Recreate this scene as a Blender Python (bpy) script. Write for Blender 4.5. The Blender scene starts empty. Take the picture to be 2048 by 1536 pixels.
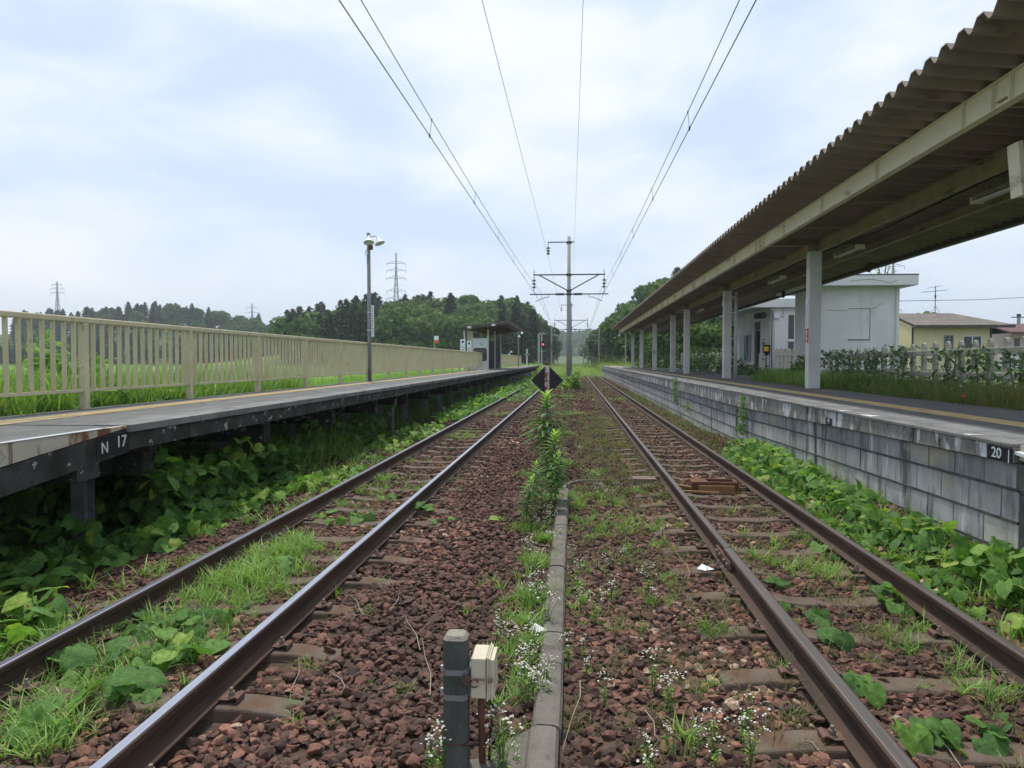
import bpy, math, random
import numpy as np
from mathutils import Vector, Matrix
random.seed(7)
RNG = np.random.default_rng(11)
SC = bpy.context.scene
COL = SC.collection
R = math.radians
FPX, VX, VY, CH = 1400.0, 1147.0, 721.0, 1.6

# ---------------------------------------------------------------- camera
cam_d = bpy.data.cameras.new('camera')
cam = bpy.data.objects.new('camera', cam_d)
COL.objects.link(cam)
cam_d.sensor_width = 36.0
cam_d.lens = 36.0 * FPX / 2048.0
cam_d.clip_start = 0.05
cam_d.clip_end = 4000.0
PITCH = math.atan((768 - VY) / FPX)
YAW = math.atan((VX - 1024) / FPX)
cam.location = (0, 0, CH)
cam.rotation_euler = (math.pi / 2 - PITCH, 0, YAW)
SC.camera = cam

# ---------------------------------------------------------------- light
SC.view_settings.view_transform = 'Standard'
SC.view_settings.look = 'None'
SC.view_settings.exposure = 0.0
SC.view_settings.gamma = 1.0
SUN_EL, SUN_AZ = R(67), R(-19)          # azimuth measured from +Y towards +X
world = bpy.data.worlds.new('World')
SC.world = world
world.use_nodes = True
wt = world.node_tree
wt.nodes.clear()
def wn(t, **k):
    n = wt.nodes.new(t)
    for a, b in k.items():
        setattr(n, a, b)
    return n
wo = wn('ShaderNodeOutputWorld')
bg = wn('ShaderNodeBackground')
sky = wn('ShaderNodeTexSky', sky_type='NISHITA')
sky.sun_disc = False
sky.sun_elevation = SUN_EL
sky.sun_rotation = SUN_AZ
sky.air_density = 1.0
sky.dust_density = 1.5
sky.ozone_density = 1.5
tc = wn('ShaderNodeTexCoord')
mp = wn('ShaderNodeMapping')
mp.inputs['Scale'].default_value = (1.0, 1.0, 2.6)
mp.inputs['Location'].default_value = (3.1, 0.35, 0.3)
n1 = wn('ShaderNodeTexNoise')
n1.inputs['Scale'].default_value = 3.1
n1.inputs['Detail'].default_value = 7
n1.inputs['Roughness'].default_value = 0.5
n1.inputs['Distortion'].default_value = 0.25
rp = wn('ShaderNodeValToRGB')
rp.color_ramp.elements[0].position = 0.38
rp.color_ramp.elements[0].color = (0.18, 0.18, 0.18, 1)
rp.color_ramp.elements[1].position = 0.70
rp.color_ramp.elements[1].color = (1, 1, 1, 1)
mix = wn('ShaderNodeMixRGB')
mix.inputs[2].default_value = (9.3, 9.6, 10.1, 1)
tint = wn('ShaderNodeMixRGB', blend_type='MIX')
tint.inputs[0].default_value = 0.72
tint.inputs[2].default_value = (6.1, 7.8, 10.1, 1)
wt.links.new(tc.outputs['Generated'], mp.inputs[0])
wt.links.new(mp.outputs[0], n1.inputs[0])
wt.links.new(n1.outputs['Fac'], rp.inputs[0])
wt.links.new(rp.outputs[0], mix.inputs[0])
wt.links.new(sky.outputs[0], tint.inputs[1])
wt.links.new(tint.outputs[0], mix.inputs[1])
wt.links.new(mix.outputs[0], bg.inputs[0])
bg.inputs[1].default_value = 0.112
wt.links.new(bg.outputs[0], wo.inputs[0])
sun_d = bpy.data.lights.new('sun', 'SUN')
sun_d.energy = 3.9
sun_d.angle = R(3)
sun_d.color = (1.0, 0.95, 0.86)
sun = bpy.data.objects.new('sun', sun_d)
COL.objects.link(sun)
sun.location = (-20, 20, 40)
sdir = Vector((math.sin(SUN_AZ) * math.cos(SUN_EL), math.cos(SUN_AZ) * math.cos(SUN_EL), math.sin(SUN_EL)))
sun.rotation_euler = sdir.to_track_quat('Z', 'Y').to_euler()
SC.cycles.max_bounces = 6
SC.cycles.transparent_max_bounces = 4
SC.cycles.use_adaptive_sampling = True
SC.cycles.adaptive_threshold = 0.02
SC.cycles.use_denoising = True

# ---------------------------------------------------------------- materials
def mat(name, col, rough=0.8, var=None, scale=6.0, detail=5, bump=0.0, bscale=None, metal=0.0,
        stretch=(1, 1, 1), rnd=None, trans=0.0, ramp=None, spec=0.3, layers=(), coords='Object'):
    """col/var: two colours mixed by noise; rnd: colour stops read from the per-face 'rnd' value;
    layers: (colour, scale, stretch, lo, hi) patches laid over by noise."""
    m = bpy.data.materials.new(name)
    m.use_nodes = True
    t = m.node_tree
    N, L = t.nodes, t.links
    b = N['Principled BSDF']
    b.inputs['Roughness'].default_value = rough
    b.inputs['Metallic'].default_value = metal
    b.inputs['Specular IOR Level'].default_value = spec
    tcn = N.new('ShaderNodeTexCoord')
    def mapped(st):
        if tuple(st) == (1, 1, 1):
            return tcn.outputs[coords]
        q = N.new('ShaderNodeMapping')
        q.inputs['Scale'].default_value = st
        L.new(tcn.outputs[coords], q.inputs[0])
        return q.outputs[0]
    def noise(sc, st=(1, 1, 1), det=5, ro=0.6):
        q = N.new('ShaderNodeTexNoise')
        q.inputs['Scale'].default_value = sc
        q.inputs['Detail'].default_value = det
        q.inputs['Roughness'].default_value = ro
        L.new(mapped(st), q.inputs[0])
        return q.outputs['Fac']
    def c4(c):
        return (c[0], c[1], c[2], 1)
    out = None
    if rnd:
        a = N.new('ShaderNodeAttribute')
        a.attribute_name = 'rnd'
        r_ = N.new('ShaderNodeValToRGB')
        cr = r_.color_ramp
        while len(cr.elements) < len(rnd):
            cr.elements.new(0.5)
        for e, (p, c) in zip(cr.elements, rnd):
            e.position = p
            e.color = c4(c)
        L.new(a.outputs['Fac'], r_.inputs[0])
        out = r_.outputs[0]
        if var is not None:
            mx = N.new('ShaderNodeMixRGB')
            mx.blend_type = 'MULTIPLY'
            mx.inputs[0].default_value = 1.0
            rr = N.new('ShaderNodeValToRGB')
            rr.color_ramp.elements[0].color = c4(col)
            rr.color_ramp.elements[1].color = c4(var)
            rr.color_ramp.elements[0].position = 0.35
            rr.color_ramp.elements[1].position = 0.65
            L.new(noise(scale, stretch, detail), rr.inputs[0])
            L.new(out, mx.inputs[1])
            L.new(rr.outputs[0], mx.inputs[2])
            out = mx.outputs[0]
    elif var is not None:
        rr = N.new('ShaderNodeValToRGB')
        rr.color_ramp.elements[0].color = c4(col)
        rr.color_ramp.elements[1].color = c4(var)
        rr.color_ramp.elements[0].position = 0.33
        rr.color_ramp.elements[1].position = 0.67
        L.new(noise(scale, stretch, detail), rr.inputs[0])
        out = rr.outputs[0]
    for (c, s, st, lo, hi) in layers:
        rr = N.new('ShaderNodeValToRGB')
        rr.color_ramp.elements[0].color = (0, 0, 0, 1)
        rr.color_ramp.elements[1].color = (1, 1, 1, 1)
        rr.color_ramp.elements[0].position = lo
        rr.color_ramp.elements[1].position = hi
        L.new(noise(s, st, 6, 0.65), rr.inputs[0])
        mx = N.new('ShaderNodeMixRGB')
        L.new(rr.outputs[0], mx.inputs[0])
        if out is None:
            mx.inputs[1].default_value = c4(col)
        else:
            L.new(out, mx.inputs[1])
        mx.inputs[2].default_value = c4(c)
        out = mx.outputs[0]
    if out is None:
        b.inputs['Base Color'].default_value = c4(col)
    else:
        L.new(out, b.inputs['Base Color'])
    if bump > 0:
        bp = N.new('ShaderNodeBump')
        bp.inputs['Strength'].default_value = min(bump, 1)
        bp.inputs['Distance'].default_value = 0.02 if bump <= 1 else 0.02 * bump
        L.new(noise(bscale or scale * 4, stretch, 4), bp.inputs['Height'])
        L.new(bp.outputs[0], b.inputs['Normal'])
    if trans > 0:
        tr = N.new('ShaderNodeBsdfTranslucent')
        ms = N.new('ShaderNodeMixShader')
        ms.inputs[0].default_value = trans
        if out is None:
            tr.inputs[0].default_value = c4(col)
        else:
            g = N.new('ShaderNodeMixRGB')
            g.blend_type = 'MULTIPLY'
            g.inputs[0].default_value = 1
            g.inputs[2].default_value = (1.5, 1.6, 0.7, 1)
            L.new(out, g.inputs[1])
            L.new(g.outputs[0], tr.inputs[0])
        L.new(b.outputs[0], ms.inputs[1])
        L.new(tr.outputs[0], ms.inputs[2])
        L.new(ms.outputs[0], N['Material Output'].inputs[0])
    return m

M = {}
M['earth'] = mat('earth', (0.045, 0.06, 0.02), 0.95, (0.06, 0.075, 0.03), 0.6, bump=0.6, bscale=8,
                 layers=[((0.07, 0.13, 0.025), 0.35, (1, 1, 1), 0.4, 0.6)])
M['meadow'] = mat('meadow', (0.12, 0.23, 0.035), 0.9, (0.18, 0.3, 0.05), 0.25, bump=0.9, bscale=3,
                  layers=[((0.06, 0.12, 0.025), 0.12, (1, 1, 1), 0.56, 0.7)])
M['woodfloor'] = mat('wood_floor', (0.02, 0.04, 0.012), 0.95, (0.04, 0.075, 0.02), 0.3, bump=1.0, bscale=1.5)
M['farhill'] = mat('far_hill', (0.028, 0.055, 0.025), 0.95, (0.05, 0.085, 0.035), 0.12, bump=1.0, bscale=0.3)
M['ballastbed'] = mat('ballast_bed', (0.045, 0.032, 0.024), 0.95, (0.125, 0.078, 0.056), 16, 3, bump=1.0, bscale=26,
                      layers=[((0.05, 0.035, 0.025), 1.2, (1, 1, 1), 0.5, 0.68)])
STONE = [(0.0, (0.048, 0.030, 0.025)), (0.3, (0.096, 0.054, 0.042)), (0.6, (0.155, 0.080, 0.060)),
         (0.83, (0.215, 0.108, 0.080)), (0.94, (0.29, 0.145, 0.10)), (0.98, (0.24, 0.21, 0.18)), (1.0, (0.42, 0.29, 0.19))]
M['stone'] = mat('ballast_stone', (0.75, 0.75, 0.75), 0.85, (1.25, 1.2, 1.15), 60, 3, rnd=STONE, bump=0.3, bscale=180)
M['sleeper'] = mat('sleeper_concrete', (0.10, 0.073, 0.055), 0.9, (0.16, 0.122, 0.096), 5, bump=0.5, bscale=150,
                   layers=[((0.24, 0.21, 0.18), 130, (1, 1, 1), 0.64, 0.68), ((0.12, 0.065, 0.04), 4, (1, 1, 1), 0.5, 0.66)])
M['railside'] = mat('rusty_rail_side', (0.036, 0.023, 0.017), 0.8, (0.078, 0.045, 0.031), 9, stretch=(1, 0.15, 1), bump=0.15, bscale=60)
M['railbright'] = mat('worn_rail_top', (0.52, 0.53, 0.62), 0.28, (0.40, 0.41, 0.48), 5, metal=0.9, stretch=(14, 0.2, 1))
M['raildull'] = mat('dull_rail_top', (0.10, 0.09, 0.085), 0.45, (0.16, 0.14, 0.13), 5, metal=0.5, stretch=(14, 0.3, 1))
M['rust'] = mat('rust', (0.09, 0.045, 0.03), 0.85, (0.16, 0.075, 0.04), 14, bump=0.3)
M['rustclip'] = mat('rusty_clip', (0.10, 0.055, 0.042), 0.8, (0.15, 0.085, 0.065), 30, bump=0.2)
M['bolt'] = mat('bolt_steel', (0.24, 0.19, 0.15), 0.6, (0.16, 0.12, 0.10), 40)
M['asphalt'] = mat('platform_asphalt', (0.10, 0.10, 0.10), 0.92, (0.15, 0.148, 0.145), 3, bump=0.5, bscale=120,
                   layers=[((0.20, 0.20, 0.195), 1.1, (1.5, 0.5, 1), 0.56, 0.72), ((0.05, 0.055, 0.045), 2.5, (1, 0.4, 1), 0.62, 0.72)])
M['edgeslab'] = mat('edge_slab', (0.13, 0.13, 0.125), 0.9, (0.22, 0.22, 0.215), 5, stretch=(1, 0.5, 1), bump=0.5, bscale=70,
                    layers=[((0.08, 0.08, 0.075), 3, (1, 0.3, 1), 0.55, 0.7)])
M['coping'] = mat('coping_concrete', (0.15, 0.145, 0.13), 0.9, (0.24, 0.235, 0.22), 6, bump=0.4, bscale=50,
                  layers=[((0.52, 0.54, 0.57), 7, (1, 1, 0.35), 0.53, 0.6), ((0.035, 0.035, 0.03), 5, (1, 1, 0.25), 0.56, 0.66)])
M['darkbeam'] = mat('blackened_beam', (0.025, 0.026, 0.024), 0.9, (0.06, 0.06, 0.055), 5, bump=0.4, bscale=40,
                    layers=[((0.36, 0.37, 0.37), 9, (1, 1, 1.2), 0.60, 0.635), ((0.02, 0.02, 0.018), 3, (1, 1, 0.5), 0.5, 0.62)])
BLK = [(0.0, (0.21, 0.22, 0.23)), (0.5, (0.37, 0.38, 0.385)), (1.0, (0.55, 0.53, 0.46))]  # cool grey of shade to warm sunlit cream, put into the block colour
M['block'] = mat('wall_block', (0.72, 0.72, 0.72), 0.9, (1.12, 1.12, 1.12), 5, rnd=BLK, bump=0.3, bscale=90, stretch=(1, 1, 0.5),
                 layers=[((0.05, 0.055, 0.05), 4.5, (1, 1, 0.14), 0.52, 0.66), ((0.55, 0.55, 0.56), 8, (1, 1, 0.10), 0.60, 0.70),
                         ((0.34, 0.31, 0.24), 1.2, (1, 1, 1.5), 0.58, 0.7)])
M['mortar'] = mat('mortar', (0.045, 0.047, 0.045), 0.95, (0.10, 0.10, 0.095), 8)
M['tactile'] = mat('tactile_yellow', (0.46, 0.345, 0.17), 0.85, (0.55, 0.43, 0.24), 4,
                   layers=[((0.26, 0.23, 0.18), 5, (1, 0.5, 1), 0.60, 0.74)])
M['tactileworn'] = mat('worn_tactile', (0.20, 0.175, 0.13), 0.9, (0.33, 0.27, 0.17), 7)
M['slabrib'] = mat('worn_lit_slab_rib', (0.26, 0.26, 0.255), 0.85, (0.42, 0.42, 0.415), 6, stretch=(.4, 1, 1))  # worn ribs, coloured paler for the light their grooves reflect
M['creampaint'] = mat('cream_fence_paint', (0.45, 0.41, 0.26), 0.6, (0.53, 0.49, 0.33), 3,
                      layers=[((0.22, 0.11, 0.05), 9, (1, 1, 0.6), 0.645, 0.71), ((0.30, 0.28, 0.20), 20, (1, 1, 0.3), 0.6, 0.7)])
M['whitepost'] = mat('white_post_paint', (0.52, 0.51, 0.49), 0.6, (0.62, 0.615, 0.60), 2,
                     layers=[((0.36, 0.34, 0.30), 5, (1, 1, 0.4), 0.60, 0.76)])
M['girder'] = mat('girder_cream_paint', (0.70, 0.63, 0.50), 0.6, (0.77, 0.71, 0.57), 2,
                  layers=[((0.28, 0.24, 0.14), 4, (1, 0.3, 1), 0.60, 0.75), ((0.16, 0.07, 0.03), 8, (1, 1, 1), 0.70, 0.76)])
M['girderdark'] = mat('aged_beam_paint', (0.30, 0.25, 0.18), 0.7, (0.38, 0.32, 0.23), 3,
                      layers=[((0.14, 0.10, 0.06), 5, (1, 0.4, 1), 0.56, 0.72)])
M['roofsheet'] = mat('brown_roof_sheet', (0.22, 0.18, 0.15), 0.65, (0.31, 0.25, 0.21), 1.5, stretch=(1, 1, 1),
                     layers=[((0.12, 0.07, 0.045), 3, (0.5, 2, 1), 0.60, 0.74)])
M['darkroof'] = mat('dark_roof_sheet', (0.06, 0.048, 0.045), 0.6, (0.09, 0.075, 0.07), 2)
M['white'] = mat('weathered_white_wall', (0.60, 0.61, 0.61), 0.85, (0.70, 0.70, 0.70), 1.2, bump=0.15, bscale=60,
                 layers=[((0.42, 0.41, 0.38), 1.6, (1, 1, 0.25), 0.58, 0.75), ((0.25, 0.24, 0.22), 5, (1, 1, 0.3), 0.71, 0.75)])
M['whitesheet'] = mat('white_panel', (0.62, 0.64, 0.66), 0.5, (0.70, 0.72, 0.74), 3)
M['signwhite'] = mat('sign_white', (0.72, 0.74, 0.78), 0.45)
M['signred'] = mat('sign_red', (0.55, 0.12, 0.08), 0.5)
M['signgreen'] = mat('sign_green', (0.18, 0.38, 0.26), 0.5)
M['ink'] = mat('sign_ink', (0.03, 0.035, 0.04), 0.6)
M['numwhite'] = mat('painted_number', (0.66, 0.69, 0.72), 0.7, (0.5, 0.52, 0.55), 40)
M['black'] = mat('black_paint', (0.012, 0.012, 0.014), 0.7)
M['glass'] = mat('dark_window_glass', (0.02, 0.024, 0.028), 0.12, spec=0.6)
M['acryl'] = mat('brown_acrylic', (0.085, 0.065, 0.075), 0.25, spec=0.5)
M['greyacryl'] = mat('grey_acrylic', (0.15, 0.15, 0.125), 0.4)
M['greysteel'] = mat('grey_steel', (0.17, 0.175, 0.18), 0.55, (0.25, 0.255, 0.26), 5, metal=0.3)
M['darksteel'] = mat('dark_steel', (0.04, 0.043, 0.05), 0.6, (0.06, 0.062, 0.07), 5)
M['galv'] = mat('galvanised_steel', (0.38, 0.40, 0.43), 0.5, (0.48, 0.5, 0.53), 3, metal=0.4)
M['mastconc'] = mat('mast_concrete', (0.30, 0.30, 0.29), 0.9, (0.37, 0.37, 0.36), 1.2, bump=0.2,
                    layers=[((0.09, 0.085, 0.07), 1.5, (1, 1, 0.15), 0.55, 0.68)])
M['postconc'] = mat('post_concrete', (0.055, 0.06, 0.055), 0.9, (0.11, 0.115, 0.105), 9, stretch=(1, 1, 0.3), bump=0.4, bscale=120,
                    layers=[((0.20, 0.20, 0.18), 90, (1, 1, 1), 0.66, 0.70)])
M['posttop'] = mat('sunlit_post_top', (0.22, 0.20, 0.16), 0.9, (0.34, 0.31, 0.26), 60, bump=0.6, bscale=120)  # paler than the shaft: sunlight on the top put into the colour
M['kerb'] = mat('kerb_concrete', (0.105, 0.092, 0.078), 0.92, (0.18, 0.162, 0.14), 7, bump=0.5, bscale=140,
                layers=[((0.36, 0.34, 0.30), 170, (1, 1, 1), 0.64, 0.68), ((0.06, 0.055, 0.045), 9, (1, 1, 1), 0.60, 0.72)])
M['leg'] = mat('platform_leg_steel', (0.15, 0.155, 0.165), 0.8, (0.24, 0.25, 0.265), 6)
M['towersteel'] = mat('tower_steel', (0.16, 0.18, 0.21), 0.7)
M['rustyplate'] = mat('rusty_cream_plate', (0.40, 0.36, 0.28), 0.8, (0.50, 0.46, 0.38), 4, stretch=(1, 0.6, 2), bump=0.2,
                      layers=[((0.17, 0.07, 0.035), 3.5, (1, 1.6, 0.25), 0.52, 0.60), ((0.22, 0.11, 0.06), 12, (1, 1, 1), 0.60, 0.68)])
M['rustpost'] = mat('rusty_white_post', (0.50, 0.47, 0.45), 0.8, (0.60, 0.57, 0.55), 8,
                    layers=[((0.18, 0.05, 0.03), 11, (1, 1, 0.35), 0.50, 0.56)])
M['blackboard'] = mat('black_board', (0.022, 0.023, 0.025), 0.75, (0.035, 0.036, 0.038), 6)
M['boxcream'] = mat('junction_box_cream', (0.50, 0.45, 0.34), 0.55, (0.58, 0.52, 0.40), 9,
                    layers=[((0.45, 0.24, 0.11), 16, (1, 1, 0.6), 0.60, 0.74)])
M['boxgrey'] = mat('junction_bracket', (0.22, 0.25, 0.30), 0.5, metal=0.3)
M['padlock'] = mat('rusty_padlock', (0.06, 0.04, 0.032), 0.7, (0.10, 0.06, 0.045), 60)
M['yellowwall'] = mat('yellow_siding', (0.60, 0.52, 0.31), 0.8, (0.66, 0.58, 0.36), 2)
M['houseroof'] = mat('aged_metal_roof', (0.085, 0.075, 0.065), 0.7, (0.17, 0.15, 0.13), 1.5, stretch=(4, 0.5, 1),
                     layers=[((0.30, 0.17, 0.10), 1.1, (3, 0.5, 1), 0.56, 0.7)])
M['redroof'] = mat('dark_red_roof', (0.10, 0.045, 0.042), 0.7, (0.13, 0.06, 0.055), 2)
M['pinkwall'] = mat('pale_pink_wall', (0.48, 0.38, 0.36), 0.8)
M['wood'] = mat('weathered_wood', (0.13, 0.10, 0.075), 0.9, (0.2, 0.155, 0.115), 8, stretch=(0.2, 4, 4))
M['orangewood'] = mat('orange_wood', (0.20, 0.105, 0.05), 0.85, (0.31, 0.17, 0.085), 9, stretch=(0.3, 4, 4))
M['fenceconc'] = mat('picket_concrete', (0.33, 0.32, 0.28), 0.9, (0.43, 0.42, 0.37), 4, bump=0.3,
                     layers=[((0.13, 0.125, 0.11), 7, (1, 1, 0.7), 0.58, 0.7)])
M['yellowbox'] = mat('yellow_enamel', (0.60, 0.40, 0.03), 0.5)
M['posterblue'] = mat('poster_blue', (0.03, 0.09, 0.16), 0.5)
M['posterpale'] = mat('poster_pale', (0.45, 0.52, 0.50), 0.5)
M['lampwhite'] = mat('lamp_shade_enamel', (0.72, 0.73, 0.78), 0.4)
M['pipewhite'] = mat('drain_pipe_plastic', (0.50, 0.51, 0.53), 0.5)
M['litter'] = mat('white_litter', (0.75, 0.76, 0.78), 0.6)
def leafm(name, stops, trans=0.3, rough=0.55, spec=0.25, var=None):
    if var:
        return mat(name, (var[0],) * 3, rough, (var[1],) * 3, scale=var[2], detail=4, rnd=stops, trans=trans, spec=spec, bump=.5, bscale=var[2] * 2)
    return mat(name, (1, 1, 1), rough, None, rnd=stops, trans=trans, spec=spec)
M['grass'] = leafm('grass_blade', [(0, (0.10, 0.18, 0.045)), (0.5, (0.17, 0.29, 0.07)), (0.9, (0.27, 0.42, 0.11)), (1, (0.42, 0.40, 0.2))])
M['drygrass'] = leafm('dry_grass_blade', [(0, (0.10, 0.13, 0.05)), (0.5, (0.15, 0.17, 0.07)), (1, (0.34, 0.26, 0.15))])
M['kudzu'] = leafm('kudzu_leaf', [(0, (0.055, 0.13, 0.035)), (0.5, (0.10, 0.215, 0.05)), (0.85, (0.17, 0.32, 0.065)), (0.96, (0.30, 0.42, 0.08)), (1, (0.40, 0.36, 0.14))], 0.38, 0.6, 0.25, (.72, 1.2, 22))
M['stem'] = mat('green_stem', (0.11, 0.15, 0.05), 0.7)
M['twig'] = mat('dry_twig', (0.30, 0.25, 0.2), 0.85)
M['rod'] = leafm('goldenrod_leaf', [(0, (0.06, 0.14, 0.035)), (0.5, (0.13, 0.26, 0.055)), (1, (0.44, 0.60, 0.12))], 0.35)
M['petal'] = mat('white_petal', (0.80, 0.80, 0.80), 0.7, trans=0.2)
M['pollen'] = mat('yellow_disc', (0.65, 0.45, 0.06), 0.8)
M['bedleaf'] = leafm('garden_leaf', [(0, (0.06, 0.12, 0.03)), (0.5, (0.11, 0.18, 0.05)), (0.8, (0.18, 0.16, 0.06)), (1, (0.30, 0.19, 0.08))])
M['dahlia'] = leafm('broad_garden_leaf', [(0, (0.045, 0.10, 0.04)), (0.6, (0.08, 0.155, 0.06)), (1, (0.15, 0.24, 0.09))])
M['cedar'] = leafm('cedar_needles', [(0, (0.022, 0.044, 0.022)), (0.5, (0.038, 0.072, 0.030)), (1, (0.065, 0.11, 0.04))], 0.15, 0.8, 0.1)
M['broad'] = leafm('broadleaf_foliage', [(0, (0.03, 0.065, 0.02)), (0.5, (0.06, 0.12, 0.03)), (1, (0.12, 0.20, 0.048))], 0.22, 0.7, 0.15)
M['broadlight'] = leafm('light_broadleaf_foliage', [(0, (0.05, 0.095, 0.022)), (0.5, (0.085, 0.15, 0.035)), (1, (0.15, 0.23, 0.055))], 0.25, 0.7, 0.15)
M['bark'] = mat('bark', (0.06, 0.05, 0.04), 0.95, (0.10, 0.085, 0.07), 3, stretch=(1, 1, 0.2))
M['flowerred'] = mat('orange_red_petal', (0.65, 0.08, 0.03), 0.6)
M['deadleaf'] = leafm('dead_leaf', [(0, (0.22, 0.13, 0.07)), (0.6, (0.38, 0.25, 0.15)), (1, (0.55, 0.42, 0.30))], 0.15)
def emit(name, col, s):
    m = bpy.data.materials.new(name)
    m.use_nodes = True
    b = m.node_tree.nodes['Principled BSDF']
    b.inputs['Base Color'].default_value = (*col, 1)
    b.inputs['Emission Color'].default_value = (*col, 1)
    b.inputs['Emission Strength'].default_value = s
    return m
M['redlight'] = emit('red_signal_lamp', (1.0, 0.06, 0.10), 4.0)

# ---------------------------------------------------------------- mesh helpers
class G:
    def __init__(s):
        s.v, s.f, s.r = [], [], []
    def add(s, vs, fs, r=0.5):
        o = len(s.v)
        s.v += [tuple(p) for p in vs]
        s.f += [tuple(o + i for i in f) for f in fs]
        s.r += [r] * len(fs)
        return s
    def box(s, x0, x1, y0, y1, z0, z1, r=0.5):
        return s.add([(x0, y0, z0), (x1, y0, z0), (x1, y1, z0), (x0, y1, z0), (x0, y0, z1), (x1, y0, z1), (x1, y1, z1), (x0, y1, z1)],
                     [(0, 3, 2, 1), (4, 5, 6, 7), (0, 1, 5, 4), (1, 2, 6, 5), (2, 3, 7, 6), (3, 0, 4, 7)], r)
    def bar(s, a, b, w, h=None, r=0.5, up=(0, 0, 1)):
        """rectangular bar from a to b, w across, h along up"""
        a, b = Vector(a), Vector(b)
        h = h or w
        d = (b - a).normalized()
        u = Vector(up)
        if abs(d.dot(u)) > 0.97:
            u = Vector((0, 1, 0))
        x = d.cross(u).normalized()
        y = x.cross(d).normalized()
        vs = []
        for p in (a, b):
            for sx, sy in ((-1, -1), (1, -1), (1, 1), (-1, 1)):
                vs.append(p + x * (sx * w / 2) + y * (sy * h / 2))
        return s.add(vs, [(0, 1, 2, 3)[::-1], (4, 5, 6, 7), (0, 1, 5, 4), (1, 2, 6, 5), (2, 3, 7, 6), (3, 0, 4, 7)], r)
    def tube(s, pts, rad, n=8, r=0.5, cap=True):
        pts = [Vector(p) for p in pts]
        rads = rad if isinstance(rad, (list, tuple)) else [rad] * len(pts)
        vs = []
        px = None
        for i, p in enumerate(pts):
            d = (pts[min(i + 1, len(pts) - 1)] - pts[max(i - 1, 0)]).normalized()
            if px is None:
                u = Vector((0, 0, 1)) if abs(d.z) < 0.9 else Vector((1, 0, 0))
                px = d.cross(u).normalized()
            else:
                px = (px - d * px.dot(d)).normalized()
            py = d.cross(px)
            for k in range(n):
                a = 2 * math.pi * k / n
                vs.append(p + (px * math.cos(a) + py * math.sin(a)) * rads[i])
        fs = []
        for i in range(len(pts) - 1):
            for k in range(n):
                fs.append((i * n + k, i * n + (k + 1) % n, (i + 1) * n + (k + 1) % n, (i + 1) * n + k))
        if cap:
            fs.append(tuple(range(n))[::-1])
            fs.append(tuple(range((len(pts) - 1) * n, len(pts) * n)))
        return s.add(vs, fs, r)
    def prism(s, prof, a, b, r=0.5, axis='y'):
        """profile of 2-D points swept from a to b along an axis (y: profile is x,z; x: profile is y,z; z: profile is x,y)"""
        n = len(prof)
        vs = []
        for t in (a, b):
            for (p, q) in prof:
                vs.append((p, t, q) if axis == 'y' else (t, p, q) if axis == 'x' else (p, q, t))
        fs = [(k, (k + 1) % n, n + (k + 1) % n, n + k) for k in range(n)]
        fs += [tuple(range(n))[::-1], tuple(range(n, 2 * n))]
        return s.add(vs, fs, r)
    def lathe(s, prof, c, n=16, r=0.5, axis=Vector((0, 0, 1))):
        """prof: (radius, height) pairs round an axis through c"""
        q = Vector((0, 0, 1)).rotation_difference(Vector(axis))
        vs = []
        for (ra, h) in prof:
            for k in range(n):
                a = 2 * math.pi * k / n
                vs.append(Vector(c) + q @ Vector((ra * math.cos(a), ra * math.sin(a), h)))
        fs = []
        for i in range(len(prof) - 1):
            for k in range(n):
                fs.append((i * n + k, i * n + (k + 1) % n, (i + 1) * n + (k + 1) % n, (i + 1) * n + k))
        fs.append(tuple(range(n))[::-1])
        fs.append(tuple(range((len(prof) - 1) * n, len(prof) * n)))
        return s.add(vs, fs, r)

WL = {}
def wloc(o):
    return WL.get(o, Vector((0, 0, 0))) if o is not None else Vector((0, 0, 0))
def obj(name, g, m, parent=None, bevel=0.0, smooth=False, label=None, origin=None):
    me = bpy.data.meshes.new(name)
    org = Vector(origin) if origin is not None else (wloc(parent) if parent is not None else Vector((0, 0, 0)))
    me.from_pydata([(p[0] - org.x, p[1] - org.y, p[2] - org.z) for p in g.v], [], g.f)
    a = me.attributes.new('rnd', 'FLOAT', 'FACE')
    if len(a.data) == len(g.r):
        a.data.foreach_set('value', g.r)
    if smooth:
        me.polygons.foreach_set('use_smooth', [True] * len(me.polygons))
    me.materials.append(M[m] if isinstance(m, str) else m)
    me.update()
    o = bpy.data.objects.new(name, me)
    COL.objects.link(o)
    if parent is not None:
        o.parent = parent
        o.location = org - wloc(parent)
    else:
        o.location = org
    WL[o] = org
    if bevel > 0:
        md = o.modifiers.new('bevel', 'BEVEL')
        md.width = bevel
        md.segments = 2
        md.limit_method = 'ANGLE'
    if label:
        o['label'] = label
    return o
def props(o, label=None, cat=None, group=None, kind=None):
    for k, v in (('label', label), ('category', cat), ('group', group), ('kind', kind)):
        if v:
            o[k] = v
    return o
def thing(name, label, cat, loc=(0, 0, 0), group=None):
    o = bpy.data.objects.new(name, None)
    o.empty_display_size = 0.2
    COL.objects.link(o)
    o.location = loc
    WL[o] = Vector(loc)
    return props(o, label, cat, group)
def dup(root, loc, rotz=0.0, scale=1.0, label=None, group=None, only=None):
    def cp(o, par):
        c = o.copy()
        COL.objects.link(c)
        if par is not None:
            c.parent = par
        for ch in o.children:
            if only is None or ch.name.split('.')[0] in only:
                cp(ch, c)
        return c
    c = cp(root, None)
    c.location = loc
    c.rotation_euler = (0, 0, rotz)
    c.scale = (scale, scale, scale) if not isinstance(scale, tuple) else scale
    if label:
        c['label'] = label
    if group:
        c['group'] = group
    return c
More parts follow.
